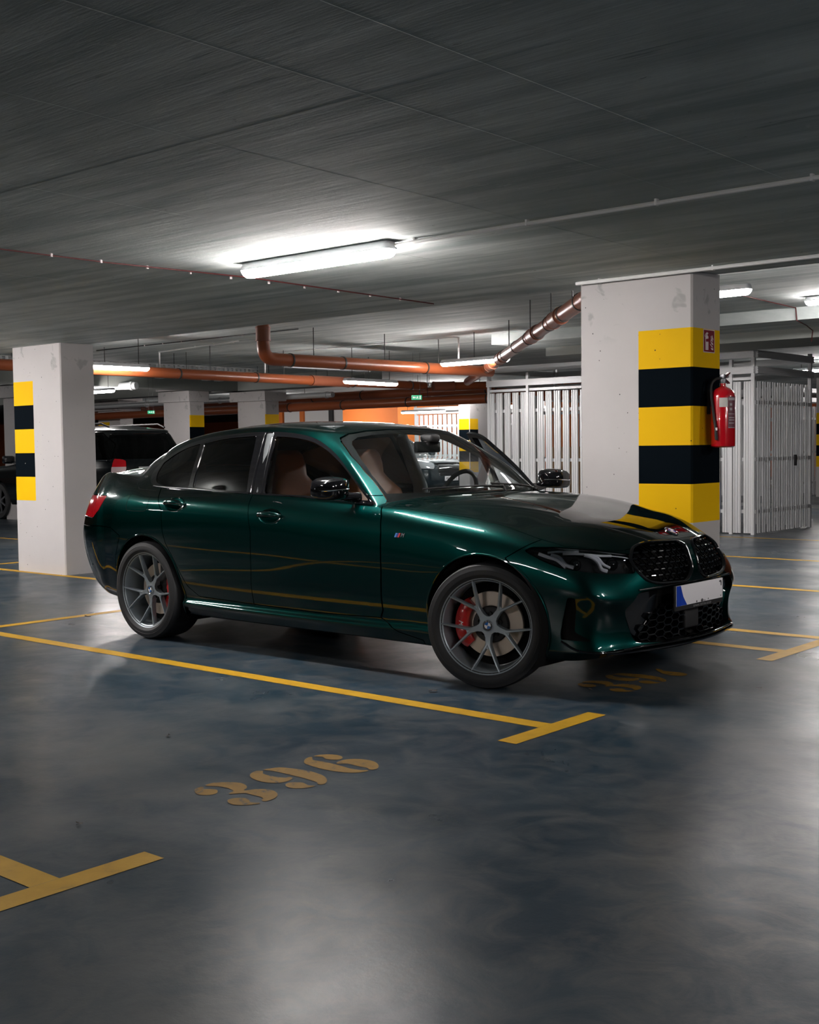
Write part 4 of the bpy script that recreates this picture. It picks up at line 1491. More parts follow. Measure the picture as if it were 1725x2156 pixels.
    f_ += [tuple(range(6)), tuple(N_ * 6 + k for k in range(5, -1, -1))]
    cl.add(v_, f_, 0, True)
    for dt in (-.33, .33):
        t = ca + dt
        cl.lathe([(.024, .03), (.024, .046), (.018, .049), (.0001, .049)], 20, T=Matrix.Translation((.158 * cos(t), .158 * sin(t), 0)))
    c_o = cl.build('brake_caliper', M_CAL, W_, sharp=45)
    Tt = Matrix.Translation((.160 * cos(ca), .160 * sin(ca), .0455)) @ Matrix.Rotation(ca + (pi if sgn < 0 and cos(ca) > 0 else 0) - pi / 2 + (0 if sgn < 0 else 0), 4, 'Z')
    text('caliper_letter', 'M', .034, Matrix.Translation((.160 * cos(ca), .160 * sin(ca), .0448)) @ Matrix.Rotation(ca + pi / 2, 4, 'Z'), M_WHITE, W_, .0015, shear=.3)
    # valve
    v = MB(); a = rot0 + radians(180 + 17)
    v.tube([(.232 * cos(a), .232 * sin(a), hw - .05), (.222 * cos(a), .222 * sin(a), hw - .022)], .004, 8); v.build('valve', M_GREYM, W_)
    # lettering on the rim lip
    s = 'M PERFORMANCE'
    for i, ch in enumerate(s):
        if ch == ' ': continue
        a = radians(66 - i * 2.7)
        T = Matrix.Rotation(a - pi / 2, 4, 'Z') @ Matrix.Translation((0, .2445, hw - .0165)) @ Matrix.Rotation(radians(38), 4, 'X')
        text('rim_lettering', ch, .0115, T, M_WHITE, W_, .0003)
    return W_
wheel('wheel', (0, -.788, .332), radians(18.5), -1, .232, radians(178), CAR)
wheel('wheel', (-2.851, -.780, .332), 0, -1, .255, radians(-12), CAR)
wheel('wheel', (0, .788, .332), radians(17.5), 1, .232, radians(-12), CAR)
wheel('wheel', (-2.851, .780, .332), 0, 1, .255, radians(192), CAR)
# ================================================================== garage materials
def nodes(m):
    nt = m.node_tree
    return nt, nt.nodes, nt.links, nt.nodes['Principled BSDF']
def noise(nt, vec, scale, detail=4, rough=.55, dist=0):
    n = nt.nodes.new('ShaderNodeTexNoise'); n.inputs['Scale'].default_value = scale; n.inputs['Detail'].default_value = detail
    n.inputs['Roughness'].default_value = rough; n.inputs['Distortion'].default_value = dist
    nt.links.new(vec, n.inputs['Vector']); return n.outputs['Fac']
def mapping(nt, sc, rot=(0, 0, 0), loc=(0, 0, 0)):
    tc = nt.nodes.new('ShaderNodeTexCoord'); mp = nt.nodes.new('ShaderNodeMapping')
    mp.inputs['Scale'].default_value = sc; mp.inputs['Rotation'].default_value = rot; mp.inputs['Location'].default_value = loc
    nt.links.new(tc.outputs['Object'], mp.inputs['Vector']); return mp.outputs['Vector']
def ramp(nt, fac, stops):
    r = nt.nodes.new('ShaderNodeValToRGB'); e = r.color_ramp.elements
    while len(e) < len(stops): e.new(.5)
    for i, (p, c) in enumerate(stops):
        e[i].position = p; e[i].color = (*c, 1) if len(c) == 3 else c
    nt.links.new(fac, r.inputs['Fac']); return r.outputs['Color']
def mix(nt, f, a, b, mode='MIX'):
    m = nt.nodes.new('ShaderNodeMix'); m.data_type = 'RGBA'; m.blend_type = mode
    if isinstance(f, (int, float)): m.inputs[0].default_value = f
    else: nt.links.new(f, m.inputs[0])
    for q, s in ((a, 6), (b, 7)):
        if isinstance(q, tuple): m.inputs[s].default_value = (*q, 1)
        else: nt.links.new(q, m.inputs[s])
    return m.outputs[2]
def bump(nt, b, h, dist, strength=1):
    n = nt.nodes.new('ShaderNodeBump'); n.inputs['Distance'].default_value = dist; n.inputs['Strength'].default_value = strength
    nt.links.new(h, n.inputs['Height']); nt.links.new(n.outputs[0], b.inputs['Normal'])

# epoxy-coated concrete floor: cloudy grey-blue, worn patches, scuffs
M_FLOOR = mat('coated_floor', (.1, .1, .1), .3)
nt, _, L_, B_ = nodes(M_FLOOR)
v1 = mapping(nt, (1, 1, 1))
c = ramp(nt, noise(nt, v1, .55, 6, .6, .4), [(.36, FLOOR_A), (.52, FLOOR_B), (.66, FLOOR_C)])
c = mix(nt, ramp(nt, noise(nt, v1, 4.5, 7, .65, 1.2), [(.40, (0, 0, 0)), (.78, (.75, .75, .75))]), c, (.100, .100, .098))
c = mix(nt, ramp(nt, noise(nt, mapping(nt, (3, 9, 1), (0, 0, .75)), 3.0, 5, .7, .3), [(.70, (0, 0, 0)), (.74, (.35, .35, .35))]), c, (.15, .147, .14))
c = mix(nt, ramp(nt, noise(nt, mapping(nt, (1, 1, 1), loc=(5, 3, 0)), 1.7, 5, .6, .8), [(.55, (0, 0, 0)), (.90, (.60, .60, .60))]), c, (.024, .030, .036))
L_.new(c, B_.inputs['Base Color'])
rr = nt.nodes.new('ShaderNodeMapRange'); rr.inputs[1].default_value = .3; rr.inputs[2].default_value = .7; rr.inputs[3].default_value = .26; rr.inputs[4].default_value = .42
L_.new(noise(nt, v1, 1.3, 5, .6, .5), rr.inputs[0]); L_.new(rr.outputs[0], B_.inputs['Roughness'])
B_.inputs['Specular IOR Level'].default_value = .12
bump(nt, B_, noise(nt, v1, 14, 6, .7), .0016, .6)

def concrete(name, a, b_, rot, streak=True):
    m = mat(name, a, .82, spec=.25)
    nt, _, L_, B_ = nodes(m)
    v = mapping(nt, (1, 1, 1))
    c = ramp(nt, noise(nt, mapping(nt, (.25, 2.6, 1), (0, 0, rot)), 2.2, 7, .62, .5), [(.36, tuple(x * .8 for x in a)), (.62, tuple(x * 1.1 for x in b_))])
    c = mix(nt, ramp(nt, noise(nt, v, .7, 5, .6, .6), [(.30, (.7, .7, .7)), (.62, (0, 0, 0))]), c, tuple(x * .70 for x in a))
    c = mix(nt, ramp(nt, noise(nt, mapping(nt, (.5, 6, 1), (0, 0, rot)), 3.2, 6, .7, .2), [(.63, (0, 0, 0)), (.70, (.7, .7, .7))]), c, tuple(x * .45 for x in a))
    c = mix(nt, ramp(nt, noise(nt, mapping(nt, (1, 3, 1), (0, 0, rot), (3, 3, 0)), 9, 4, .6), [(.70, (0, 0, 0)), (.74, (.8, .8, .8))]), c, tuple(x * .3 for x in a))
    c = mix(nt, ramp(nt, noise(nt, mapping(nt, (.8, 2.2, 1), (0, 0, rot), (9, 1, 0)), 3.6, 6, .75, .9), [(.60, (0, 0, 0)), (.74, (.45, .45, .45))]), c, tuple(min(1, x * 1.35) for x in b_))
    L_.new(c, B_.inputs['Base Color'])
    bump(nt, B_, noise(nt, mapping(nt, (.5, 5, 1), (0, 0, rot)), 5, 6, .7), .006, .5)
    return m
M_CEIL = concrete('board_marked_concrete', (.46, .52, .515), (.62, .65, .63), radians(-6))
M_BEAM = mat('painted_concrete', (.24, .25, .235), .8)
# white painted pillars with pits and patched spots
def pillar_paint(name, col, k=1.0):
    m = mat(name, col, .7)
    nt, _, L_, B_ = nodes(m)
    v = mapping(nt, (1, 1, 1))
    vo = nt.nodes.new('ShaderNodeTexVoronoi'); vo.inputs['Scale'].default_value = 19; L_.new(v, vo.inputs['Vector'])
    vo.inputs['Randomness'].default_value = 1
    rs = nt.nodes.new('ShaderNodeSeparateColor'); L_.new(vo.outputs['Color'], rs.inputs[0])
    # pit radius depends on the cell: most cells have none
    th = nt.nodes.new('ShaderNodeMapRange'); th.inputs[1].default_value = .30; th.inputs[2].default_value = 1; th.inputs[3].default_value = 0.0; th.inputs[4].default_value = .105
    L_.new(rs.outputs[0], th.inputs[0])
    lt = nt.nodes.new('ShaderNodeMath'); lt.operation = 'LESS_THAN'; L_.new(vo.outputs['Distance'], lt.inputs[0]); L_.new(th.outputs[0], lt.inputs[1])
    c = mix(nt, ramp(nt, noise(nt, v, 1.4, 4, .6), [(.35, (0, 0, 0)), (.75, (.35, .35, .35))]), col, tuple(x * .80 for x in col))
    if k > 0:
        # grey dabs of filler near the top
        g = nt.nodes.new('ShaderNodeSeparateXYZ'); L_.new(v, g.inputs[0])
        hz = nt.nodes.new('ShaderNodeMapRange'); hz.inputs[1].default_value = 1.95; hz.inputs[2].default_value = 2.12; L_.new(g.outputs[2], hz.inputs[0])
        dab = ramp(nt, noise(nt, v, 7.0, 3, .5, .7), [(.60, (0, 0, 0)), (.66, (.45, .45, .45))])
        mu = nt.nodes.new('ShaderNodeMath'); mu.operation = 'MULTIPLY'; L_.new(dab, mu.inputs[0]); L_.new(hz.outputs[0], mu.inputs[1])
        c = mix(nt, mu.outputs[0], c, (.20, .20, .19))
    c = mix(nt, lt.outputs[0], c, (.05, .045, .04))
    L_.new(c, B_.inputs['Base Color'])
    bump(nt, B_, noise(nt, v, 22, 5, .6), .0015, .5)
    return m
M_PIL = pillar_paint('pillar_white', (.49, .47, .465))
M_YEL = pillar_paint('pillar_yellow', (.80, .47, .0), 0)
M_YEL.node_tree.nodes['Principled BSDF'].inputs['Specular IOR Level'].default_value = .15
M_PBK = mat('pillar_black', (.0022, .0050, .0080), .8, spec=.03)
nt, _, L_, B_ = nodes(M_PBK)
vo = nt.nodes.new('ShaderNodeTexVoronoi'); vo.inputs['Scale'].default_value = 16; L_.new(mapping(nt, (1, 1, 1)), vo.inputs['Vector'])
rs = nt.nodes.new('ShaderNodeSeparateColor'); L_.new(vo.outputs['Color'], rs.inputs[0])
th = nt.nodes.new('ShaderNodeMapRange'); th.inputs[1].default_value = .72; th.inputs[2].default_value = 1; th.inputs[3].default_value = 0.0; th.inputs[4].default_value = .08
L_.new(rs.outputs[0], th.inputs[0])
lt = nt.nodes.new('ShaderNodeMath'); lt.operation = 'LESS_THAN'; L_.new(vo.outputs['Distance'], lt.inputs[0]); L_.new(th.outputs[0], lt.inputs[1])
L_.new(mix(nt, lt.outputs[0], (.0022, .0046, .0072), (.4, .38, .34)), B_.inputs['Base Color'])
M_LINE = mat('yellow_floor_paint', (.55, .32, .03), .5, spec=.12)
nt, _, L_, B_ = nodes(M_LINE)
L_.new(ramp(nt, noise(nt, mapping(nt, (1, 1, 1)), 9, 7, .7, .5), [(.25, (.22, .14, .03)), (.42, (.40, .225, .015)), (.8, (.48, .28, .02))]), B_.inputs['Base Color'])
M_LINE2 = mat('worn_stencil_paint', (.46, .28, .05), .6, spec=.10)
nt, _, L_, B_ = nodes(M_LINE2)
L_.new(ramp(nt, noise(nt, mapping(nt, (1, 1, 1)), 14, 7, .75, .8), [(.36, (.05, .048, .04)), (.43, (.20, .112, .018)), (.8, (.26, .145, .022))]), B_.inputs['Base Color'])
M_ORW = mat('orange_wall', (.62, .16, .025), .7)
M_BRW = mat('orange_brown_wall', (.60, .16, .055), .8)
M_PIPE = mat('terracotta_pipe', (.25, .062, .020), .34, spec=.35)
M_PIPE2 = mat('terracotta_fitting', (.22, .065, .032), .4)
M_CLAMP = mat('pipe_clamp', (.02, .02, .02), .5)
M_ZINC = mat('galvanised_steel', (.56, .57, .58), .42, .45)
M_COND = mat('grey_conduit', (.75, .75, .74), .5)
M_WIRE = mat('dark_cable', (.03, .03, .03), .6)
M_REDC = mat('red_cable', (.075, .012, .012), .6)
M_TUBE = mat('lamp_diffuser', (.9, .9, .9), .4, emit=LAMP_C, estr=LAMP_S)
M_HOUS = mat('lamp_housing_grey', (.55, .56, .58), .5)
M_GRN = mat('exit_green', (.0, .12, .055), .5, emit=(.0, .30, .13), estr=.12)
M_SIGN = mat('sign_red', (.20, .008, .022), .5)
M_SWHT = mat('sign_white', (.72, .62, .62), .5)

# ================================================================== the room
def struct(name, mb, m, parent=None, **k):
    o = mb.build(name, m, parent, **k)
    if parent is None: o['kind'] = 'structure'
    return o
mb = MB(); mb.box((-22, 14, -.05), (76, 60, .1)); FLOOR = struct('floor', mb, M_FLOOR)
mb = MB(); mb.box((-22, -4.25, 2.59), (76, 23.5, .4)); struct('ceiling', mb, M_CEIL)
mb = MB(); mb.box((-22, 25.75, 2.94), (76, 36.5, .3)); struct('ceiling', mb, M_CEIL)
mb = MB(); mb.box((-22, 44.05, 1.4), (76, .1, 2.8)); struct('wall_back', mb, M_BRW)
mb = MB(); mb.box((-60.05, 14, 1.4), (.1, 60, 2.8)); struct('wall_left', mb, M_BRW)
mb = MB(); mb.box((16.05, 14, 1.4), (.1, 60, 2.8)); struct('wall_right', mb, M_BEAM)
mb = MB(); mb.box((-22, -16.05, 1.4), (76, .1, 2.8)); struct('wall_front', mb, M_BEAM)
# downstand beams
mb = MB(); mb.box((-3.0, 13.8, 2.72), (14.1, 1.0, .14)); struct('trim_1', mb, M_CEIL)
mb = MB(); mb.box((-2.9, 14.95, 2.66), (13.9, 1.3, .26)); struct('trim_2', mb, M_BEAM)
mb = MB(); mb.box((-19.9, 13.6, 2.65), (.5, 8.6, .28)); struct('trim_3', mb, M_BEAM)
mb = MB(); mb.box((-22.5, 17.4, 2.65), (13, .5, .28)); struct('trim_4', mb, M_BEAM)
# orange block and pale panels at the back
mb = MB(); mb.box((-24.05 - 1.13, 27.2 + 6, 1.4), (2.26, 12, 2.78)); struct('wall_orange', mb, M_ORW)
mb = MB(); mb.box((-31.6, 29.05, 1.4), (1.3, .1, 2.78)); struct('wall_orange', mb, M_ORW)
mb = MB(); mb.box((-29.4, 29.1, 1.4), (3.0, .1, 2.78)); struct('wall_white', mb, mat('white_wall', (.66, .65, .64), .7))
for x_ in (-29.98, -28.60): 
    mb = MB(); mb.box((x_, 29.02, 1.4), (.18, .08, 2.78)); struct('trim_5' if x_ < -29 else 'trim_6', mb, M_ORW if x_ < -29 else M_MBLK)

# expansion joints of the formwork (fine ribs of grout)
mb = MB()
for (x0, y0, x1, y1) in ((-2.19, 1.5, -2.25, 7.4), (-2.66, 1.5, -2.70, 7.4), (-3.45, 1.5, -3.65, 7.4), (-4.6, 1.5, -4.75, 7.4), (-1.9, 2.89, -5.4, 2.88), (-6.9, 1.5, -7.0, 7.4), (-9.2, 1.5, -9.2, 7.4), (-5.6, 6.1, -10.6, 6.0)):
    mb.tube([(x0, y0, 2.3915), (x1, y1, 2.3915)], .0022, 5)
o = mb.build('grout_ribs', M_CEIL, bpy.data.objects['ceiling'])

# ------------------------------------------------------------------ painted markings
def floorpoly(mb, poly, z=.0015):
    mb.add([(x, y, z) for x, y in poly], [tuple(range(len(poly)))])
def bar(name, x0, y0, x1, y1, m=M_LINE):
    mb = MB(); floorpoly(mb, [(x0, y0), (x1, y0), (x1, y1), (x0, y1)])
    o = mb.build(name, m, FLOOR); return o
PY = [1.965, 4.552, 7.09, 7.72, 10.15, 12.74, 15.42]
for k, y in enumerate(PY):
    bar('bay_line', -8.07 if k < 4 else -12.4, y - .05, -3.156, y + .05)
for y in (4.552, 1.965, 7.09, 7.72, 10.15, 12.74):
    if y == 7.72: continue
    bar('bay_tick', -3.155, y - .36, -3.055, y + .36 + (.64 if y == 7.09 else 0))
bar('bay_line', -8.17, -6, -8.07, 15.4)
bar('bay_line', -13.2, 7.07, -10.9 + 2.75, 7.17)
bar('bay_line', -12.75, 7.17, -12.65, 15.4)
for y in (9.7, 12.2, 14.7, 17.2): bar('bay_line', -17.7, y, -12.7, y + .1)
bar('bay_line', -13.4, 4.5, -8.2, 4.6); bar('bay_line', -13.4, 1.92, -8.2, 2.02)
GL = {
'three': [[(-3.599, 2.94), (-3.607, 2.976), (-3.589, 3.005), (-3.552, 3.035), (-3.516, 3.048), (-3.476, 3.037), (-3.45, 3.016), (-3.438, 2.992), (-3.426, 2.993), (-3.411, 3.026), (-3.383, 3.048), (-3.342, 3.054), (-3.301, 3.035), (-3.275, 3.006), (-3.264, 2.976), (-3.264, 2.946), (-3.275, 2.938), (-3.292, 2.949), (-3.296, 2.96), (-3.322, 2.969), (-3.361, 2.968), (-3.399, 2.966), (-3.422, 2.945), (-3.437, 2.924), (-3.449, 2.93), (-3.457, 2.957), (-3.489, 2.968), (-3.532, 2.969), (-3.567, 2.957)], [(-3.569, 2.864), (-3.592, 2.887), (-3.599, 2.913), (-3.594, 2.923), (-3.577, 2.915), (-3.568, 2.902), (-3.55, 2.92), (-3.524, 2.93), (-3.501, 2.918), (-3.483, 2.895), (-3.487, 2.872), (-3.505, 2.853), (-3.533, 2.847)], [(-3.376, 2.858), (-3.389, 2.882), (-3.378, 2.907), (-3.356, 2.922), (-3.332, 2.922), (-3.306, 2.903), (-3.289, 2.904), (-3.266, 2.916), (-3.262, 2.904), (-3.28, 2.873), (-3.306, 2.85), (-3.336, 2.841)]],
'nine': [[(-3.569, 3.138), (-3.595, 3.168), (-3.604, 3.199), (-3.591, 3.216), (-3.573, 3.212), (-3.559, 3.195), (-3.524, 3.189), (-3.478, 3.192), (-3.442, 3.203), (-3.435, 3.222), (-3.418, 3.222), (-3.404, 3.202), (-3.398, 3.168), (-3.411, 3.136), (-3.444, 3.116), (-3.485, 3.11), (-3.529, 3.118)], [(-3.595, 3.232), (-3.59, 3.263), (-3.571, 3.298), (-3.532, 3.314), (-3.488, 3.325), (-3.442, 3.334), (-3.39, 3.329), (-3.336, 3.315), (-3.291, 3.284), (-3.269, 3.258), (-3.26, 3.233), (-3.273, 3.22), (-3.297, 3.236), (-3.32, 3.24), (-3.386, 3.247), (-3.46, 3.246), (-3.53, 3.246), (-3.566, 3.241)], [(-3.364, 3.134), (-3.378, 3.162), (-3.362, 3.185), (-3.337, 3.199), (-3.309, 3.191), (-3.292, 3.187), (-3.271, 3.199), (-3.267, 3.182), (-3.279, 3.149), (-3.306, 3.125), (-3.335, 3.121)]],
'six': [[(-3.558, 3.42), (-3.582, 3.45), (-3.594, 3.483), (-3.583, 3.492), (-3.55, 3.463), (-3.514, 3.467), (-3.463, 3.471), (-3.405, 3.468), (-3.339, 3.461), (-3.292, 3.468), (-3.263, 3.486), (-3.258, 3.467), (-3.276, 3.43), (-3.312, 3.406), (-3.37, 3.39), (-3.434, 3.386), (-3.498, 3.395), (-3.534, 3.403)], [(-3.59, 3.507), (-3.587, 3.539), (-3.561, 3.57), (-3.525, 3.583), (-3.489, 3.573), (-3.471, 3.55), (-3.476, 3.526), (-3.501, 3.509), (-3.524, 3.508), (-3.553, 3.523)], [(-3.44, 3.489), (-3.451, 3.521), (-3.445, 3.558), (-3.418, 3.587), (-3.372, 3.603), (-3.325, 3.596), (-3.28, 3.566), (-3.253, 3.529), (-3.254, 3.505), (-3.269, 3.498), (-3.292, 3.51), (-3.341, 3.506), (-3.398, 3.509), (-3.423, 3.485)]],
'seven': [[(-3.459, 6.09), (-3.453, 6.11), (-3.425, 6.095), (-3.394, 6.074), (-3.338, 6.078), (-3.278, 6.082), (-3.245, 6.06), (-3.235, 6.028), (-3.255, 5.996), (-3.295, 5.983), (-3.348, 5.992), (-3.406, 6.035)],
          ]}
def number(gs, dx, dy):
    mb = MB()
    for g in gs:
        ox, oy = (dx, dy) if g != 'seven' else (0, 0)
        for poly in GL[g]:
            floorpoly(mb, [(x + ox, y + oy) for x, y in cr(poly, 3, True)], .0018)
    return mb.build('bay_number', M_LINE2, FLOOR)
number(('three', 'nine', 'six'), 0, 0)
number(('three', 'nine', 'seven'), .022, 2.572)

# ------------------------------------------------------------------ pillars
BANDS = [.763, 1.014, 1.266, 1.518, 1.770, 2.022]
def pillar(x0, x1, y0, y1, top, sx0, sx1, label, wrap_right=False, wrap_left=False, capital=None, bands=True, group=None, zoff=0.0, seam_right=0):
    """rectangular pillar with hazard bands on part of the near face; materials by face"""
    o_x, o_y = (x0 + x1) / 2, (y0 + y1) / 2
    mb = MB()
    zs = [0] + [b + zoff for b in BANDS] + [top]
    xs = sorted(set([x0, x1, max(x0, sx0), min(x1, sx1)]))
    def col(i):                                            # band index -> material
        return 0 if i in (0, 6) or not bands else (1 if i % 2 == 1 else 2)
    c_ = .012
    for i in range(7):
        a, b = zs[i], zs[i + 1]
        for xa, xb in zip(xs[:-1], xs[1:]):
            ins = xa >= sx0 - 1e-6 and xb <= sx1 + 1e-6
            xa2 = xa + (c_ if xa == x0 else 0); xb2 = xb - (c_ if xb == x1 else 0)
            mb.add([(xa2, y0, a), (xb2, y0, a), (xb2, y0, b), (xa2, y0, b)], [(0, 1, 2, 3)], col(i) if ins else 0)
        k = col(i) if wrap_right else 0
        mb.add([(x1 - c_, y0, a), (x1, y0 + c_, a), (x1, y0 + c_, b), (x1 - c_, y0, b)], [(0, 1, 2, 3)], k)
        if seam_right:
            ym = y0 + seam_right
            mb.add([(x1, y0 + c_, a), (x1, ym, a), (x1, ym, b), (x1, y0 + c_, b)], [(0, 1, 2, 3)], col(i))
            mb.add([(x1, ym, a), (x1, y1, a), (x1, y1, b), (x1, ym, b)], [(0, 1, 2, 3)], k)
        else: mb.add([(x1, y0 + c_, a), (x1, y1, a), (x1, y1, b), (x1, y0 + c_, b)], [(0, 1, 2, 3)], k)
        k = col(i) if wrap_left else 0
        mb.add([(x0, y0 + c_, a), (x0 + c_, y0, a), (x0 + c_, y0, b), (x0, y0 + c_, b)], [(0, 1, 2, 3)], k)
        mb.add([(x0, y1, a), (x0, y0 + c_, a), (x0, y0 + c_, b), (x0, y1, b)], [(0, 1, 2, 3)], k)
        mb.add([(x1, y1, a), (x0, y1, a), (x0, y1, b), (x1, y1, b)], [(0, 1, 2, 3)], 0)
    mb.v = [(x - o_x, y - o_y, z) for x, y, z in mb.v]
    e = empty('pillar', (o_x, o_y, 0)); tag(e, label, 'pillar', group)
    mb.build('shaft', [M_PIL, M_YEL, M_PBK], e)
    if capital:
        ex, z0, z1 = capital
        q = MB()
        hx, hy = (x1 - x0) / 2, (y1 - y0) / 2
        q.box((0, 0, (z0 + z1) / 2 - .13), (2 * (hx + ex), 2 * (hy + ex), (z1 - z0) / 2 + .0), bev=.01)
        q.box((0, 0, (z0 + z1) / 2 + .13), (2 * (hx + ex + .03), 2 * (hy + ex + .03), (z1 - z0) / 2 + .03))
        q.build('capital', M_PIL, e)
    return e
pillar(-4.640, -3.792, 7.15, 7.53, 2.388, -4.185, -3.79, 'broad white pillar with yellow and black bands behind the bonnet, fire extinguisher on its side', wrap_right=True)
pillar(-11.82, -10.92, 7.15, 7.55, 2.388, -11.82, -11.435, 'broad white pillar at the left edge, bands only on its left part', wrap_left=True)
pillar(-21.46, -20.57, 16.6, 16.99, 2.40, -21.46, -21.45, 'white pillar behind the dark estate car, stepped head above it', wrap_right=True, capital=(.08, 2.32, 2.78))
pillar(-20.30, -19.41, 17.7, 18.09, 2.40, -20.30, -20.29, 'white pillar with stepped head directly above the rear roof of the green saloon', wrap_right=True, capital=(.12, 2.32, 2.78))
pillar(-26.90, -25.96, 18.7, 19.1, 2.40, -26.90, -26.4, 'farther white pillar with stepped head seen just right of the left edge pillar', capital=(.15, 2.32, 2.78))
pillar(-21.19, -20.3, 12.6, 13.0, 2.40, -21.19, -21.18, 'white pillar with stepped head half hidden at the far left edge', capital=(.12, 2.32, 2.78), bands=False)
pillar(-18.07, -17.74, 22.6, 24.0, 2.78, -18.07, -17.7, 'pale pillar with yellow and black bands seen over the open far door', wrap_right=False, zoff=-.09, seam_right=.33)
pillar(-11.60, -10.7, 27.9, 28.3, 2.78, -11.60, -10.7, 'far banded pillar at the right edge of the photo behind the lockers', wrap_left=True, zoff=-.06)
# ------------------------------------------------------------------ lamps
LN = [0]
def lamp_tube(x0, y0, x1, y1, z, label, drop=0.0, group='strip lamps under the ceilings', key=None):
    cxm, cym = (x0 + x1) / 2, (y0 + y1) / 2
    Ln = math.hypot(x1 - x0, y1 - y0); a = atan2(y1 - y0, x1 - x0)
    e = empty('strip_lamp', (cxm, cym, z), a); tag(e, label, 'lamp', group)
    h = Ln / 2; w_, d_ = .050, .036
    # rounded-end housing (upper) and diffuser (lower)
    def outline(k):
        return rpoly([(-h, -w_ * k), (h, -w_ * k), (h, w_ * k), (-h, w_ * k)], .035, 5)
    def shellm(zs, sm=True):
        mb = MB(); rings = []
        for zz, k, en in zs:
            o_ = outline(k); rings.append([(x * en, y, zz) for x, y in o_])
        n_ = len(rings[0]); v_ = [p for r_ in rings for p in r_]
        f_ = [(i * n_ + j, i * n_ + (j + 1) % n_, (i + 1) * n_ + (j + 1) % n_, (i + 1) * n_ + j) for i in range(len(rings) - 1) for j in range(n_)]
        f_ += [tuple(range(n_)), tuple((len(rings) - 1) * n_ + k for k in range(n_ - 1, -1, -1))]
        mb.add(v_, f_, 0, sm); return mb
    shellm([(.055, .55, .96), (.050, .8, .985), (.012, 1.0, 1.0), (.008, 1.0, 1.0)]).build('lamp_body', M_HOUS, e, sharp=50)
    shellm([(.008, .97, .995), (-.004, .95, .99), (-.022, .80, .975), (-.034, .45, .95)]).build('diffuser', M_TUBE, e, sharp=60)
    if drop:
        for s_ in ((-.45, .45) if drop > 0 else (0,)):
            m_ = MB(); m_.tube([(s_ * Ln * .8, 0, .05), (s_ * Ln * .8, 0, abs(drop))], .005, 6); m_.build('hanger', M_WIRE, e)
    return e
lamp_tube(-5.61, 4.97, -4.41, 4.97, 2.335, 'largest strip lamp, under the near low ceiling above the saloon roof')
lamp_tube(-5.45, 8.96, -4.25, 8.96, 2.46, 'strip lamp on a wire, poking out right of the banded pillar top', drop=-.33)
lamp_tube(-5.28, 12.41, -4.08, 12.41, 2.73, 'strip lamp at the right edge of the photo under the higher ceiling')
lamp_tube(-10.62, 12.93, -9.42, 12.83, 2.40, 'strip lamp hanging above the open far door, beside the diagonal pipe', drop=-.39)
lamp_tube(-13.33, 8.95, -13.33, 10.08, 2.365, 'strip lamp right of the left edge pillar, in front of the long pipe', drop=.425)
lamp_tube(-20.25, 13.6, -19.05, 13.6, 2.40, 'short-looking strip lamp below the other one beside the left edge pillar', drop=.39)
lamp_tube(-12.45, 12.92, -12.5, 14.12, 2.25, 'strip lamp in front of the long pipe, left of the exit sign', drop=.5)
lamp_tube(-20.95, 23.85, -19.5, 23.85, 2.18, 'strip lamp hanging before the orange wall', drop=.6)
lamp_tube(-26.0, 25.6, -24.8, 25.6, 2.58, 'strip lamp hidden behind the drain pipes, lighting the orange wall', drop=.2)
lamp_tube(-22.6, 26.9, -22.6, 28.1, 2.55, 'added strip lamp hidden behind the lower drain pipe, brightening the orange wall', drop=.23)  # unseen lamp added to brighten the right face of the orange block
lamp_tube(-18.4, 22.2, -17.3, 22.2, 2.55, 'small far strip lamp right of the exit sign, nearest of the far ones', drop=.2)
lamp_tube(-18.3, 26.2, -17.1, 26.2, 2.58, 'tiny far strip lamp second along the far line right of the exit sign', drop=.2)
lamp_tube(-17.2, 29.0, -16.0, 29.0, 2.60, 'tiny far strip lamp farthest right in the far line by the lockers', drop=.2)
for i, (x, y, z, hor) in enumerate(UNSEEN):
    dp = 0 if z > 2.7 or y < 7 else (2.78 - z)
    if hor: lamp_tube(x - .6, y, x + .6, y, z, 'added strip lamp, unseen, for extra light', dp, 'added strip lamps, unseen')
    else: lamp_tube(x, y - .6, x, y + .6, z, 'added strip lamp, unseen, for extra light', dp, 'added strip lamps, unseen')

# ------------------------------------------------------------------ conduits and cables
def run(name, pts, r, m, label, cat, clips=None, clipm=None, n=8):
    p0 = Vector(pts[0])
    e = empty(name, tuple(p0)); tag(e, label, cat)
    mb = MB(); mb.tube([Vector(p) - p0 for p in pts], r, n); mb.build(name + '_line', m, e)
    if clips:
        for q in clips:
            c_ = MB(); d = Vector(q) - p0
            c_.box((d.x, d.y, d.z + .002), (.012, r * 2 + .006, r * 2 + .010), bev=.002)
            c_.build('clip', clipm or m, e)
    return e
run('conduit', [(-4.41, 4.985, 2.362), (-4.2, 5.0, 2.370), (.86, 4.99, 2.370)], .0105, M_COND, 'pale grey conduit running from the near strip lamp to the right', 'conduit', [(x, 5.0, 2.372) for x in (-4.28, -3.55, -2.83, -2.10, -1.37, -.6)])
run('conduit', [(-4.63, 7.09, 2.372), (3.0, 7.10, 2.372)], .0125, M_COND, 'pale grey conduit along the slab edge over the banded pillar', 'conduit', [(x, 7.10, 2.374) for x in (-4.45, -3.62, -2.8)])
run('cable', [(-6.06, -2, 2.377), (-6.06, 4.3, 2.377), (-5.96, 5.3, 2.377), (-6.07, 7.3, 2.377)], .0045, M_REDC, 'thin dark red cable clipped along the low ceiling on the left', 'cable', [(-6.06, 3.6 + .33 * i, 2.377) for i in range(11)], M_SWHT)
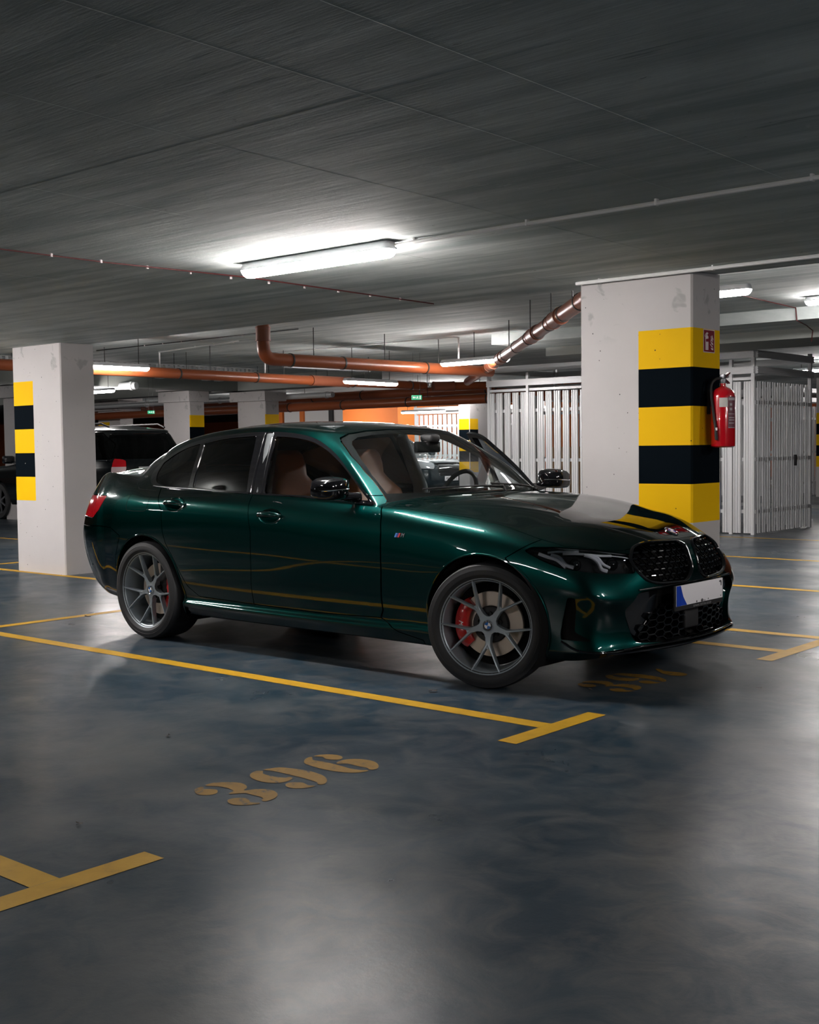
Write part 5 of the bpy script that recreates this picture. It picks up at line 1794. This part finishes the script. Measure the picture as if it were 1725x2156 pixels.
run('cable', [(-15.6, 10.85, 2.782), (-11.2, 10.8, 2.782)], .007, M_WIRE, 'dark cable with bright clips under the high ceiling above the left strip lamp', 'cable', [(-14.4 + .42 * i, 10.83, 2.782) for i in range(7)], M_SWHT)
run('conduit', [(-15.0, 11.55, 2.48), (-15.0, 11.55, 2.76), (-12.85, 11.25, 2.768)], .011, M_COND, 'pale conduit that bends down to a junction box left of the elbow pipe', 'conduit', [(-14.0 + .5 * i, 11.42 - .07 * i, 2.766) for i in range(3)])
run('conduit', [(-14.3, 13.05, 2.45), (-14.3, 13.05, 2.766), (-10.5, 13.05, 2.768), (-10.42, 13.05, 2.75), (-10.42, 13.05, 2.45)], .011, M_COND, 'pale conduit behind the elbow pipe that drops to the strip lamp over the door', 'conduit', [(-13.2 + .8 * i, 13.05, 2.766) for i in range(4)])
run('cable', [(-5.1, 9.4, 2.778), (-5.6, 10.9, 2.778), (-5.75, 13.25, 2.778), (-5.75, 13.285, 2.64), (-5.9, 13.9, 2.638), (-5.95, 14.2, 2.60), (-6.0, 14.28, 2.48)], .006, M_REDC, 'thin cable drooping from the high ceiling over the beam right of the banded pillar', 'cable')

# ------------------------------------------------------------------ pipes
def pipe(pts, r, label, rings=(), fittings=(), hang=(), bend=0, group=None):
    """rings: distances along the run with dark clamps; fittings: (from, to) thicker sleeves"""
    P = [Vector(p) for p in pts]
    if bend:
        Q = [P[0]]
        for i in range(1, len(P) - 1):
            a = (P[i - 1] - P[i]).normalized(); b = (P[i + 1] - P[i]).normalized()
            s0, s1 = P[i] + a * bend, P[i] + b * bend
            for k in range(7):
                t = k / 6; Q.append(s0 * (1 - t) ** 2 + P[i] * 2 * t * (1 - t) + s1 * t * t)
        Q.append(P[-1]); P2 = Q
    else: P2 = P
    p0 = P2[0].copy()
    e = empty('drain_pipe', tuple(p0)); tag(e, label, 'pipe', group)
    mb = MB(); mb.tube([q - p0 for q in P2], r, 24); mb.build('pipe_run', M_PIPE, e)
    seg = [0]
    for a, b in zip(P2[:-1], P2[1:]): seg.append(seg[-1] + (b - a).length)
    def at_(d):
        for i in range(len(P2) - 1):
            if d <= seg[i + 1] or i == len(P2) - 2:
                t = (d - seg[i]) / (seg[i + 1] - seg[i]); return P2[i].lerp(P2[i + 1], t) - p0, (P2[i + 1] - P2[i]).normalized()
    for d in rings:
        p, t = at_(d); m_ = MB(); m_.tube([p - t * .012, p + t * .012], r * 1.10, 24); m_.build('clamp', M_CLAMP, e)
    for a, b in fittings:
        p, t = at_(a); q, _t = at_(b); m_ = MB(); m_.tube([p, q], r * 1.13, 24); m_.tube([p, p + (q - p).normalized() * .02], r * 1.2, 24); m_.tube([q - (q - p).normalized() * .02, q], r * 1.2, 24); m_.build('sleeve', M_PIPE2, e)
    for d in hang:
        p, t = at_(d); m_ = MB(); m_.tube([p + Vector((0, 0, r)), Vector((p.x, p.y, 2.785 - p0.z))], .006, 6); m_.build('hanger', M_WIRE, e)
    return e
pipe([(-4.70, 7.53, 2.40), (-9.18, 12.40, 2.40), (-13.2, 16.77, 2.40)], .066, 'large reddish drain pipe running diagonally away from behind the banded pillar', rings=(.9, 1.75, 2.6, 3.35, 4.1, 5.2, 6.4, 8.2), fittings=((1.9, 2.35), (3.45, 3.9), (6.7, 7.1), (7.9, 8.5)), hang=(1.3, 2.5, 4.0, 6.0))
pipe([(-10.98, 10.0, 2.79), (-10.98, 10.0, 2.36), (-10.9, 14.4, 2.37)], .078, 'rust coloured drain pipe that drops from the ceiling with an elbow and runs right', rings=(.80, 1.7, 3.3), fittings=((.05, .22),), hang=(1.2, 2.5, 3.6), bend=.16)
pipe([(-13.55, 6.0, 2.35), (-13.95, 16.5, 2.35)], .072, 'long rust coloured drain pipe running across behind the strip lamps', rings=(4.9, 6.4, 7.9, 8.1, 8.6, 10.1), fittings=((7.6, 8.5),), hang=(5.5, 7, 9))
mb_pts = [(-13.96, 16.75, 2.35), (-12.9, 18.75, 2.40), (-9.6, 18.80, 2.40)]
pipe(mb_pts, .075, 'brown drain pipe continuing right behind the diagonal one to the lockers', rings=(1.2, 2.6, 4.2), fittings=((.0, .4),), bend=.3)
pipe([(-29, 19.45, 2.41), (-12.6, 19.45, 2.42), (-10.5, 19.45, 2.42)], .096, 'upper of two brown drain pipes crossing above the saloon roof', rings=(5, 7.0, 9.3, 10.8, 12.5, 14.2, 16), hang=(4, 9, 14), group=None)
pipe([(-28, 18.42, 2.165), (-9.5, 18.42, 2.18)], .092, 'lower of two brown drain pipes crossing above the saloon roof', rings=(5, 7.2, 8.6, 10.2, 12, 14, 16), hang=(3.5, 8, 12.5, 16.5), group=None)

def duct(pts, r, label, m):
    p0 = Vector(pts[0]); e = empty('duct', tuple(p0)); tag(e, label, 'duct')
    mb = MB(); mb.tube([Vector(p) - p0 for p in pts], r, 16); mb.build('duct_run', m, e)
    d = (Vector(pts[-1]) - p0)
    for t in (.3, .6, .98):
        q = d * t; m_ = MB(); m_.tube([q - d.normalized() * .03, q + d.normalized() * .03], r * 1.2, 16); m_.build('duct_collar', m, e)
duct([(-24.5, 12.9, 2.52), (-19.3, 14.3, 2.52)], .07, 'thin silver duct above the lower strip lamp beside the left edge pillar', M_ZINC)
duct([(-27.0, 18.28, 2.40), (-18.0, 18.32, 2.40)], .06, 'silver duct crossing between the heads of the far pillars', M_ZINC)
# cable tray
def tray(x, y0, y1, z, label):
    e = empty('cable_tray', (x, y0, z)); tag(e, label, 'cable tray')
    mb = MB(); Lt = y1 - y0
    for s_ in (-.15, .15):
        mb.box((s_, Lt / 2, 0), (.004, Lt, .012)); mb.box((s_, Lt / 2, .055), (.004, Lt, .012))
        n_ = int(Lt / .09)
        for i in range(n_): mb.box((s_, .04 + i * .09, .028), (.004, .045, .045))
    for i in range(int(Lt / .25)): mb.box((0, .1 + i * .25, .003), (.30, .02, .006))
    mb.build('tray_rails', M_ZINC, e)
    for i in range(int(Lt / 1.5)):
        m_ = MB(); m_.tube([(-.15, .6 + i * 1.5, 0), (-.15, .6 + i * 1.5, 2.79 - z)], .005, 6); m_.tube([(.15, .6 + i * 1.5, 0), (.15, .6 + i * 1.5, 2.79 - z)], .005, 6); m_.build('hanger', M_WIRE, e)
tray(-15.2, 7.0, 13.6, 2.53, 'perforated cable tray above the pipe and strip lamp left of centre')
tray(-16.6, 14.5, 21.5, 2.56, 'perforated cable tray far behind the strip lamps near the exit sign')
for (x, y, z, lb) in ((-15.0, 11.55, 2.42, 'grey junction box where the pale conduit ends on the cable tray'), (-15.3, 12.7, 2.44, 'small grey box on the cable tray, left of two'), (-15.35, 13.0, 2.44, 'small grey box on the cable tray, right of two')):
    mb = MB(); mb.box((0, 0, 0), (.12, .12, .11), bev=.01); mb.box((0, -.062, 0), (.10, .004, .09), bev=.001)
    o = mb.build('junction_box', M_COND); o.location = (x, y, z); tag(o, lb, 'junction box')
mb = MB(); mb.box((0, .75, 0), (.16, 1.9, .12), bev=.01); mb.tube([(0, .1, .05), (0, .1, .165)], .006, 6); mb.tube([(0, 1.4, .05), (0, 1.4, .165)], .006, 6); o = mb.build('trunking', M_HOUS); o.location = (-14.2, 13.6, 2.62); tag(o, 'white cable trunking hanging behind the elbow pipe', 'trunking')
# exit signs
def exit_sign(x, y, z, a, label, sc=1.0):
    e = empty('exit_sign', (x, y, z), a); e.scale = (sc, sc, sc); tag(e, label, 'exit sign')
    mb = MB(); mb.box((0, 0, 0), (.30, .03, .135), bev=.004); mb.build('sign_plate', M_GRN, e)
    T = Matrix.Translation((0, -.0155, 0)) @ Matrix(((1, 0, 0, 0), (0, 0, 1, 0), (0, 1, 0, 0), (0, 0, 0, 1)))
    q = MB()
    q.prism([(-.115, 0), (-.075, .035), (-.075, .012), (-.025, .012), (-.025, -.012), (-.075, -.012), (-.075, -.035)], -.002, .0, T=T)
    q.build('sign_arrow', M_SWHT, e)
    q = MB()
    q.prism([(.085, -.05), (.125, -.05), (.125, .05), (.085, .05)], -.002, 0, T=T)
    q.prism([(.02, .045), (.035, .05), (.045, .04), (.03, .034)], -.002, 0, T=T)
    q.prism([(.005, .02), (.035, .032), (.065, .012), (.06, .005), (.04, .015), (.035, -.005), (.055, -.025), (.045, -.05), (.035, -.045), (.04, -.028), (.015, -.012), (-.005, -.035), (-.015, -.03), (.005, 0), (.01, .015)], -.002, 0, T=T)
    q.build('sign_runner', M_SWHT, e)
    q = MB(); q.tube([(-.1, 0, .067), (-.1, 0, (2.78 - z) / sc)], .004, 6); q.tube([(.1, 0, .067), (.1, 0, (2.78 - z) / sc)], .004, 6); q.build('hanger', M_WIRE, e)
exit_sign(-12.73, 14.86, 2.069, radians(36), 'green exit sign with left arrow hanging over the pipes at centre', .55)
exit_sign(-19.6, 14.86, 2.03, radians(60), 'small green exit sign seen between two far pillars above the dark estate car', .45)

# ------------------------------------------------------------------ locker cages
def cage(x0, x1, y0, y1, label, right_side=True, post=(), slat0=0.0):
    e = empty('storage_cage', (x0, y0, 0)); tag(e, label, 'storage cage')
    W_, D_ = x1 - x0, y1 - y0
    def prof(mb, a, b, wdt, dep, axis, z0, z1=None):
        """rail along x (axis 0) or y (axis 1) with pressed grooves"""
        z1 = z1 or z0 + wdt
        n_ = 3 if wdt > .07 else 1
        h = (z1 - z0)
        if axis == 0:
            mb.box(((a + b) / 2, dep, (z0 + z1) / 2), (b - a, .030, h))
            for i in range(n_):
                mb.box(((a + b) / 2, dep - .018, z0 + h * (i + .5) / n_), (b - a, .010, h / n_ * .55))
        else:
            mb.box((dep, (a + b) / 2, (z0 + z1) / 2), (.030, b - a, h))
            for i in range(n_):
                mb.box((dep + .018, (a + b) / 2, z0 + h * (i + .5) / n_), (.010, b - a, h / n_ * .55))
    # frame
    for (px_, py_) in ((.025, 0), (W_ - .025, 0), (.025, D_), (W_ - .025, D_)):
        f = MB(); f.box((px_, py_, 1.30), (.05, .05, 2.60)); f.box((px_ , py_ - .028, 1.30), (.02, .008, 2.60)); f.build('post', M_ZINC, e)
    for px_ in post:
        f = MB(); f.box((px_, -.01, 1.22), (.045, .05, 2.44)); f.build('post', M_ZINC, e)
    r = MB()
    prof(r, 0, W_, .10, -.03, 0, 2.455); prof(r, 0, W_, .10, -.03, 0, 2.235)
    prof(r, 0, W_, .10, D_ + .03, 0, 2.455); prof(r, 0, W_, .10, D_ + .03, 0, 2.235)
    prof(r, 0, D_, .10, W_ + .02, 1, 2.455); prof(r, 0, D_, .10, W_ + .02, 1, 2.235)
    prof(r, 0, D_, .10, 0, 1, 2.455); prof(r, 0, D_, .10, 0, 1, 2.235)
    r.box((W_ / 2, 0, 2.17), (W_, .03, .04))
    r.build('top_rail', M_ZINC, e)
    h_ = MB()
    for z in (1.84, 1.05, .32):
        h_.box((W_ / 2, .02, z), (W_, .02, .05)); h_.box((W_ + .00, D_ / 2, z), (.02, D_, .05)); h_.box((0, D_ / 2, z), (.02, D_, .05)); h_.box((W_ / 2, D_, z), (W_, .02, .05))
    h_.build('cross_rail', M_ZINC, e)
    # slats: pressed channel with two ridges
    s_ = MB(); n_ = int(W_ / .160)
    for i in range(n_):
        x = .075 + slat0 + i * .160
        if x > W_ - .06: break
        s_.box((x, -.005, 1.075), (.118, .010, 2.11)); s_.box((x - .040, -.014, 1.075), (.022, .012, 2.11)); s_.box((x, -.014, 1.075), (.018, .012, 2.11)); s_.box((x + .042, -.014, 1.075), (.016, .012, 2.11))
    s_.build('slat_front', M_ZINC, e)
    n_ = int(D_ / .160)
    for xx, q in ((W_ + .005, 1), (-.005, -1)):
        if q < 0 and not right_side: continue
        s_ = MB()
        for i in range(n_):
            y = .10 + i * .160
            s_.box((xx, y, 1.075), (.010, .085, 2.11)); s_.box((xx + q * .009, y - .030, 1.075), (.012, .018, 2.11)); s_.box((xx + q * .009, y + .032, 1.075), (.012, .014, 2.11))
        s_.build('slat_side', M_ZINC, e)
    s_ = MB()
    for i in range(int(W_ / .165)):
        s_.box((.08 + i * .165, D_, 1.075), (.118, .010, 2.11))
    s_.build('slat_back', M_ZINC, e)
    d_ = MB(); d_.box((W_ + .035, D_ * .66, 1.02), (.03, .05, .16), bev=.008); d_.build('lock_case', M_MBLK, e)
    return e
cage(-12.13, -9.80, 15.95, 17.85, 'slatted galvanised storage cage left of the banded pillar', post=(.80,))
cage(-9.60, -7.50, 15.95, 17.86, 'slatted galvanised storage cage right of the banded pillar, its side bluish', post=(.9, 1.75))
cage(-21.4, -18.6, 24.9, 26.9, 'far storage cage with slats next to the orange wall', right_side=False)
cage(-15.2, -11.9, 27.4, 29.4, 'far storage cage partly seen beyond the right hand cage', right_side=False)
# stored goods glimpsed inside the left cage
for (x, y, s, m_, lb) in ((-11.2, 17.0, (.7, .5, 1.25), (.42, .28, .16), 'tall cardboard carton inside the left storage cage'), (-10.3, 17.1, (.7, .6, 1.5), (.45, .36, .24), 'stack-high beige carton inside the left storage cage at its right end')):
    mb = MB(); mb.box((0, 0, s[2] / 2), s, bev=.01); mb.box((0, -s[1] / 2 - .001, s[2] / 2), (.05, .003, s[2])); o = mb.build('carton', mat('carton', m_, .8)); o.location = (x, y, 0); tag(o, lb, 'box')

# ------------------------------------------------------------------ fire extinguisher and sign
EX = empty('fire_extinguisher', (-3.690, 7.372, 1.247)); tag(EX, 'red fire extinguisher hung on the side of the banded pillar', 'fire extinguisher')
M_RED = mat('extinguisher_red', (.52, .004, .012), .18, 0, 1.0)
mb = MB(); mb.lathe([(.0001, .006), (.05, .0), (.068, .002), (.0775, .010), (.0785, .022), (.0785, .33), (.074, .352), (.062, .372), (.045, .386), (.026, .394), (.018, .400), (.0175, .425), (.0001, .425)], 48); mb.build('cylinder', M_RED, EX)
mb = MB(); mb.lathe([(.020, .418), (.022, .430), (.022, .446), (.014, .452), (.0001, .452)], 20); mb.box((0, .0, .462), (.03, .03, .03), bev=.004)
mb.build('valve_head', M_GREYM, EX)
mb = MB()
mb.box((.0, .0, 0), (.022, .115, .008), bev=.002, T=Matrix.Translation((0, .035, .462)) @ Matrix.Rotation(radians(28), 4, 'X'))
mb.box((.0, .0, 0), (.022, .10, .008), bev=.002, T=Matrix.Translation((0, .035, .440)) @ Matrix.Rotation(radians(-24), 4, 'X'))
mb.build('squeeze_grip', mat('grip_dark_red', (.10, .01, .02), .4), EX)
mb = MB()
hose = cr([(-.0, -.015, .448), (-.03, -.035, .445), (-.05, -.062, .41), (-.040, -.082, .34), (-.022, -.087, .22), (-.006, -.089, .12), (.0, -.089, .05)], 6)
mb.tube(hose, .0085, 10, rs=[.0085] * (len(hose) - 5) + [.0105] * 5); mb.build('hose', M_MBLK, EX)
def curved_label(name, a0, a1, z0, z1, r, m, n=10):
    q = MB(); v_ = []
    for i in range(n + 1):
        a = radians(a0 + (a1 - a0) * i / n)
        v_ += [(r * cos(a), r * sin(a), z0), (r * cos(a), r * sin(a), z1)]
    q.add(v_, [(2 * i, 2 * i + 2, 2 * i + 3, 2 * i + 1) for i in range(n)], 0, True)
    return q.build(name, m, EX)
curved_label('service_label', -80, -40, .262, .322, .0790, mat('label_paper', (.62, .60, .56), .6))
curved_label('instruction_label', -39, 10, .125, .330, .0790, mat('label_mauve', (.16, .05, .07), .4))
curved_label('hose_band', -96, -84, .112, .130, .0965, M_SWHT)
M_LBT = mat('label_print', (.45, .40, .42), .5)
for (za, zb, aa, ab) in ((.305, .322, -37, 8), (.270, .286, -30, -16), (.240, .256, -30, -16), (.215, .219, -37, 8), (.19, .196, -34, 4), (.175, .181, -34, 4), (.155, .161, -34, 0), (.128, .131, -37, 8)):
    curved_label('label_print', aa, ab, za, zb, .0795, M_LBT, 6)
mb = MB(); mb.box((-.094, 0, .30), (.012, .05, .16)); mb.box((-.085, 0, .36), (.02, .03, .02)); mb.build('wall_bracket', M_MBLK, EX)

SG = empty('extinguisher_sign', (-3.7905, 7.374, 1.944)); tag(SG, 'small dark red sign with white extinguisher and flame symbols on the yellow band', 'sign')
Tyz = Matrix(((0, 0, 1, 0), (1, 0, 0, 0), (0, 1, 0, 0), (0, 0, 0, 1)))
mb = MB(); mb.prism([(-.077, -.075), (.077, -.075), (.077, .075), (-.077, .075)], 0, .0015, T=Tyz); mb.build('sign_border', M_SWHT, SG)
mb = MB(); mb.prism([(-.072, -.070), (.072, -.070), (.072, .070), (-.072, .070)], .0015, .0022, T=Tyz); mb.build('sign_field', M_SIGN, SG)
def SP(px_, py_): return (-.077 + (px_ - 515) / (1065 - 515) * .154, .075 - (py_ - (520 + (px_ - 515) * .21)) / 1125 * .150)
mb = MB()
ex1 = [(605, 880), (650, 820), (655, 780), (625, 800), (600, 850), (590, 905), (568, 890), (590, 800), (640, 720), (690, 690), (745, 750), (725, 785), (700, 800), (705, 860), (745, 905), (750, 1010), (625, 1020), (625, 1150), (750, 1165), (750, 1570), (605, 1550), (600, 950)]
mb.prism([SP(*p) for p in ex1], .0022, .0030, T=Tyz)
fl = [[(865, 895), (885, 900), (905, 1030), (975, 1185), (975, 1215), (900, 1130), (885, 1110), (870, 1120), (890, 1190), (985, 1280), (985, 1375), (900, 1290), (862, 1180), (858, 1110), (880, 1060)],
      [(915, 885), (950, 880), (960, 970), (990, 1040), (990, 1130), (950, 1080), (925, 1010)],
      [(830, 1300), (860, 1280), (905, 1370), (975, 1440), (975, 1470), (920, 1455), (870, 1370)],
      [(865, 1470), (920, 1500), (985, 1515), (985, 1610), (910, 1580)]]
for q in fl: mb.prism([SP(*p) for p in q], .0022, .0030, T=Tyz)
mb.build('sign_symbols', M_SWHT, SG)

# leaves and grit on the floor
random.seed(5)
M_LEAF = mat('dry_leaf', (.045, .035, .028), .7)
for (x, y, s, lb) in ((-8.0, 5.42, .05, 'curled dark leaf on the floor behind the rear wheel'), (-4.05, 4.83, .055, 'dark leaf on the floor under the sill by the front wheel'), (-3.55, 2.35, .028, 'dark crumb on the floor left of the stencilled 396'), (-4.35, 3.35, .03, 'tiny curled leaf on the floor at left middle'), (-3.42, 5.35, .02, 'pale crumb on the floor before the stencilled 397')):
    mb = MB()
    for k in range(2):
        pts = [(s * (t - .5) * 1.0, s * .35 * sin(pi * t) * (1 if k else -1), .004 + s * .12 * abs(t - .5) + .01 * k * t) for t in np.linspace(0, 1, 7)]
        c_ = [(p[0], p[1] * .2, p[2] + .004) for p in pts]
        n_ = 7; mb.add(pts + c_, [(i, i + 1, n_ + i + 1, n_ + i) for i in range(n_ - 1)], 0, True)
    o = mb.build('leaf', M_LEAF); o.location = (x, y, 0); o.rotation_euler = (0, 0, random.uniform(0, 6)); tag(o, lb, 'leaf')
# ================================================================== the other parked cars
M_DKP = mat('near_black_paint', (.0025, .0045, .006), .25, .2, 1.0)
M_TEALP = mat('dark_teal_paint', (.002, .012, .018), .3, .3, 1.0)
M_CLR = mat('clear_red_lens', (.55, .42, .42), .15, 0, .8)
M_LMP = mat('headlamp_bright', (.5, .52, .55), .15, .5, .8)
def suvgrid():
    zt = [.24, .30, .45, .62, .85, .97, 1.06, 1.20, 1.45, 1.60, 1.665, 1.70]
    xr = [-2.28, -2.36, -2.42, -2.43, -2.40, -2.37, -2.33, -2.24, -2.06, -1.95, -1.86, -1.60]
    xf = [2.20, 2.30, 2.38, 2.38, 2.28, 2.02, 1.32, 1.02, .62, .38, .25, .05]
    hw = [.84, .89, .925, .94, .935, .925, .90, .86, .77, .71, .665, .50]
    nz, nc = 90, 128
    V = np.zeros((nz, nc, 3))
    for i in range(nz):
        z = zt[0] + (zt[-1] - zt[0]) * (i / (nz - 1))
        a, b, w_ = ip(zt, xr, z), ip(zt, xf, z), ip(zt, hw, z)
        xc, h = (a + b) / 2, (b - a) / 2
        for j in range(nc):
            t = pi * j / (nc - 1)
            e = 2 / 6.5
            c_, s_ = cos(t), sin(t)
            V[i, j] = (xc + h * (abs(c_) ** e) * (1 if c_ > 0 else -1), w_ * abs(s_) ** e, z)
    # roof cap rows
    cap = [V]
    for k in range(1, 7):
        t = k / 6
        r = V[-1].copy(); r[:, 1] *= (1 - t); r[:, 0] = r[:, 0] * (1 - t * .3) - .75 * t * .3; r[:, 2] = 1.70 + .035 * (1 - (1 - t) ** 2)
        cap.append(r[None])
    V = np.concatenate(cap, 0); nz = V.shape[0]
    F = []
    for i in range(nz - 1):
        for j in range(nc - 1):
            a = i * nc + j
            F += [(a, a + nc, a + 1), (a + 1, a + nc, a + nc + 1)]
    V = V.reshape(-1, 3); F = np.array(F)
    fn = np.cross(V[F[:, 1]] - V[F[:, 0]], V[F[:, 2]] - V[F[:, 0]])
    N = np.zeros_like(V)
    for k in range(3): np.add.at(N, F[:, k], fn)
    ln = np.linalg.norm(N, axis=1)[:, None]; N /= np.where(ln < 1e-12, 1, ln)
    cen = V - np.array([0, 0, .9])
    if (N * cen).sum(1).mean() < 0: N = -N; F = F[:, ::-1].copy()
    N[np.abs(V[:, 1]) < 1e-6, 1] = 0
    return TM(V, N, F)
def wagon(name, paint, label, loc, rz):
    E_ = empty(name, loc, rz); tag(E_, label, 'car')
    t = suvgrid()
    def cut(tm, q, poly, cond, g=.004):
        s_ = np.where(cond, sdf(q, poly), 1.0); return tm.keep(s_ - g), tm.keep(-s_ - g)
    for cx_ in (1.42, -1.42):
        d = np.hypot(t.V[:, 0] - cx_, t.V[:, 2] - .35); t = t.keep(np.where(t.V[:, 1] > .4, d - .40, 1.0))
    SG_ = rpoly([(1.05, 1.10), (.45, 1.52), (.25, 1.60), (-1.70, 1.60), (-2.02, 1.40), (-2.10, 1.12)], .05)
    t, sg = cut(t, vs(t), SG_, t.V[:, 1] > .35)
    RG_ = rpoly([(-.9, 1.14), (.80, 1.14), (.66, 1.585), (-.9, 1.585)], [0, .06, .06, 0])
    t, rg = cut(t, vf(t), RG_, t.V[:, 0] < -1.7)
    WG_ = rpoly([(-.9, 1.08), (.80, 1.08), (.66, 1.60), (-.9, 1.60)], [0, .06, .06, 0])
    t, wg = cut(t, vf(t), WG_, t.V[:, 0] > .2)
    TL = rpoly([(.64, 1.11), (.80, 1.17), (1.0, 1.15), (1.0, .84), (.80, .84), (.68, .94)], .02)
    t, tl = cut(t, vf(t), TL, t.V[:, 0] < -2.12)
    HLp = rpoly([(.52, .86), (.56, .93), (.93, .95), (1.0, .90), (1.0, .76), (.62, .74)], .03)
    t, hl = cut(t, vf(t), HLp, t.V[:, 0] > 1.85)
    GR = rpoly([(-.9, .58), (.46, .58), (.50, .88), (-.9, .88)], .03)
    t, gr = cut(t, vf(t), GR, t.V[:, 0] > 1.9)
    b = addmirror(t).build('body_shell', paint, E_)
    for nm, p_ in (('rear_window', rg), ('windscreen', wg)): addmirror(p_).build(nm, M_PRIV, E_)
    for s2 in (-1, 1):
        f = (lambda q: q.mirror()) if s2 < 0 else (lambda q: q)
        f(sg).build('side_window', M_PRIV, E_)
        o = f(tl.offset(.006)).build('tail_lamp', M_TAIL, E_, rim=.02)
        lo = tl.keep(1.0 - tl.V[:, 2]); f(lo.offset(.010)).build('reversing_lens', M_CLR, o)
        f(hl.offset(.004)).build('headlight', M_LMP, E_, rim=.02)
        m_ = MB(); m_.tube([(.55, s2 * .62, 1.70), (.45, s2 * .63, 1.755), (-1.55, s2 * .62, 1.765), (-1.75, s2 * .61, 1.70)], .016, 8)
        m_.build('roof_rail', M_MBLK, E_)
        for hx_ in (-.95, .15):
            m_ = MB(); m_.box((hx_, s2 * .945, .965), (.19, .03, .03), bev=.01); m_.build('door_handle', M_CHR, E_)
        m_ = MB(); m_.tube([(1.02, s2 * .915, 1.095), (-2.05, s2 * .885, 1.115)], .008, 6); m_.build('belt_moulding', M_CHR, E_)
        m_ = MB(); m_.box((.92, s2 * 1.0, 1.14), (.12, .22, .15), bev=.04); m_.build('door_mirror', paint, E_)
        for wx in (1.42, -1.42):
            base = Matrix(((1, 0, 0), (0, 0, s2), (0, s2 * 1.0, 0))).to_4x4() if s2 > 0 else Matrix(((1, 0, 0), (0, 0, -1), (0, 1, 0))).to_4x4()
            T = Matrix.Translation((wx, s2 * .82, .35)) @ base
            m_ = MB(); m_.lathe([(.22, -.12), (.33, -.11), (.35, -.08), (.35, .08), (.33, .11), (.25, .115), (.235, .10), (.22, .05)], 48, T=T, caps=False)
            w_ = m_.build('wheel', M_RUB, E_)
            m_ = MB(); m_.lathe([(.238, .105), (.228, .09), (.215, .04)], 48, T=T, caps=False)
            for k in range(7):
                a = 2 * pi * k / 7
                m_.box((.13, 0, .075), (.19, .035, .02), T=T @ Matrix.Rotation(a, 4, 'Z'))
            m_.lathe([(.06, .05), (.06, .088), (.0001, .092)], 20, T=T)
            m_.build('rim', M_GREYM, w_)
            m_ = MB(); m_.lathe([(.22, .02), (.0001, .02)], 30, T=T); m_.lathe([(.42, -.10), (.42, .05)], 30, T=T, caps=False); m_.build('wheel_liner', M_DARK, w_)
    addmirror(gr.offset(-.02)).build('front_grille', M_BLK, E_)
    for (x_, s_, zz) in ((-2.445, -1, .86), (2.392, 1, .50)):
        m_ = MB(); m_.box((x_, 0, zz), (.012, .52, .115), bev=.003); p_ = m_.build('number_plate', M_PLW, E_)
        T = Matrix.Translation((x_ + s_ * .0065, 0, zz)) @ Matrix(((0, 0, s_, 0), (s_, 0, 0, 0), (0, 1, 0, 0), (0, 0, 0, 1)))
        text('plate_lettering', 'WH 9811F' if s_ > 0 else 'WH 9811F', .10, T, M_BLK, p_, .001)
    m_ = MB(); m_.box((-2.44, 0, .99), (.02, 1.0, .03), bev=.008); m_.build('boot_trim', M_CHR, E_)
    m_ = MB(); m_.box((0, 0, .27), (4.3, 1.5, .06)); m_.build('underbody', M_DARK, E_)
    m_ = MB(); m_.box((-2.28, 0, .42), (.36, 1.66, .18), bev=.06); m_.build('rear_bumper', M_MBLK, E_)
    return E_
wagon('parked_car', M_DKP, 'near-black estate car with roof rails behind the boot of the green saloon', (-19.95, 13.48, 0), pi)
wagon('parked_car', M_TEALP, 'dark teal car facing forward, seen through the windscreen of the green saloon', (-21.5, 23.6, 0), 0)
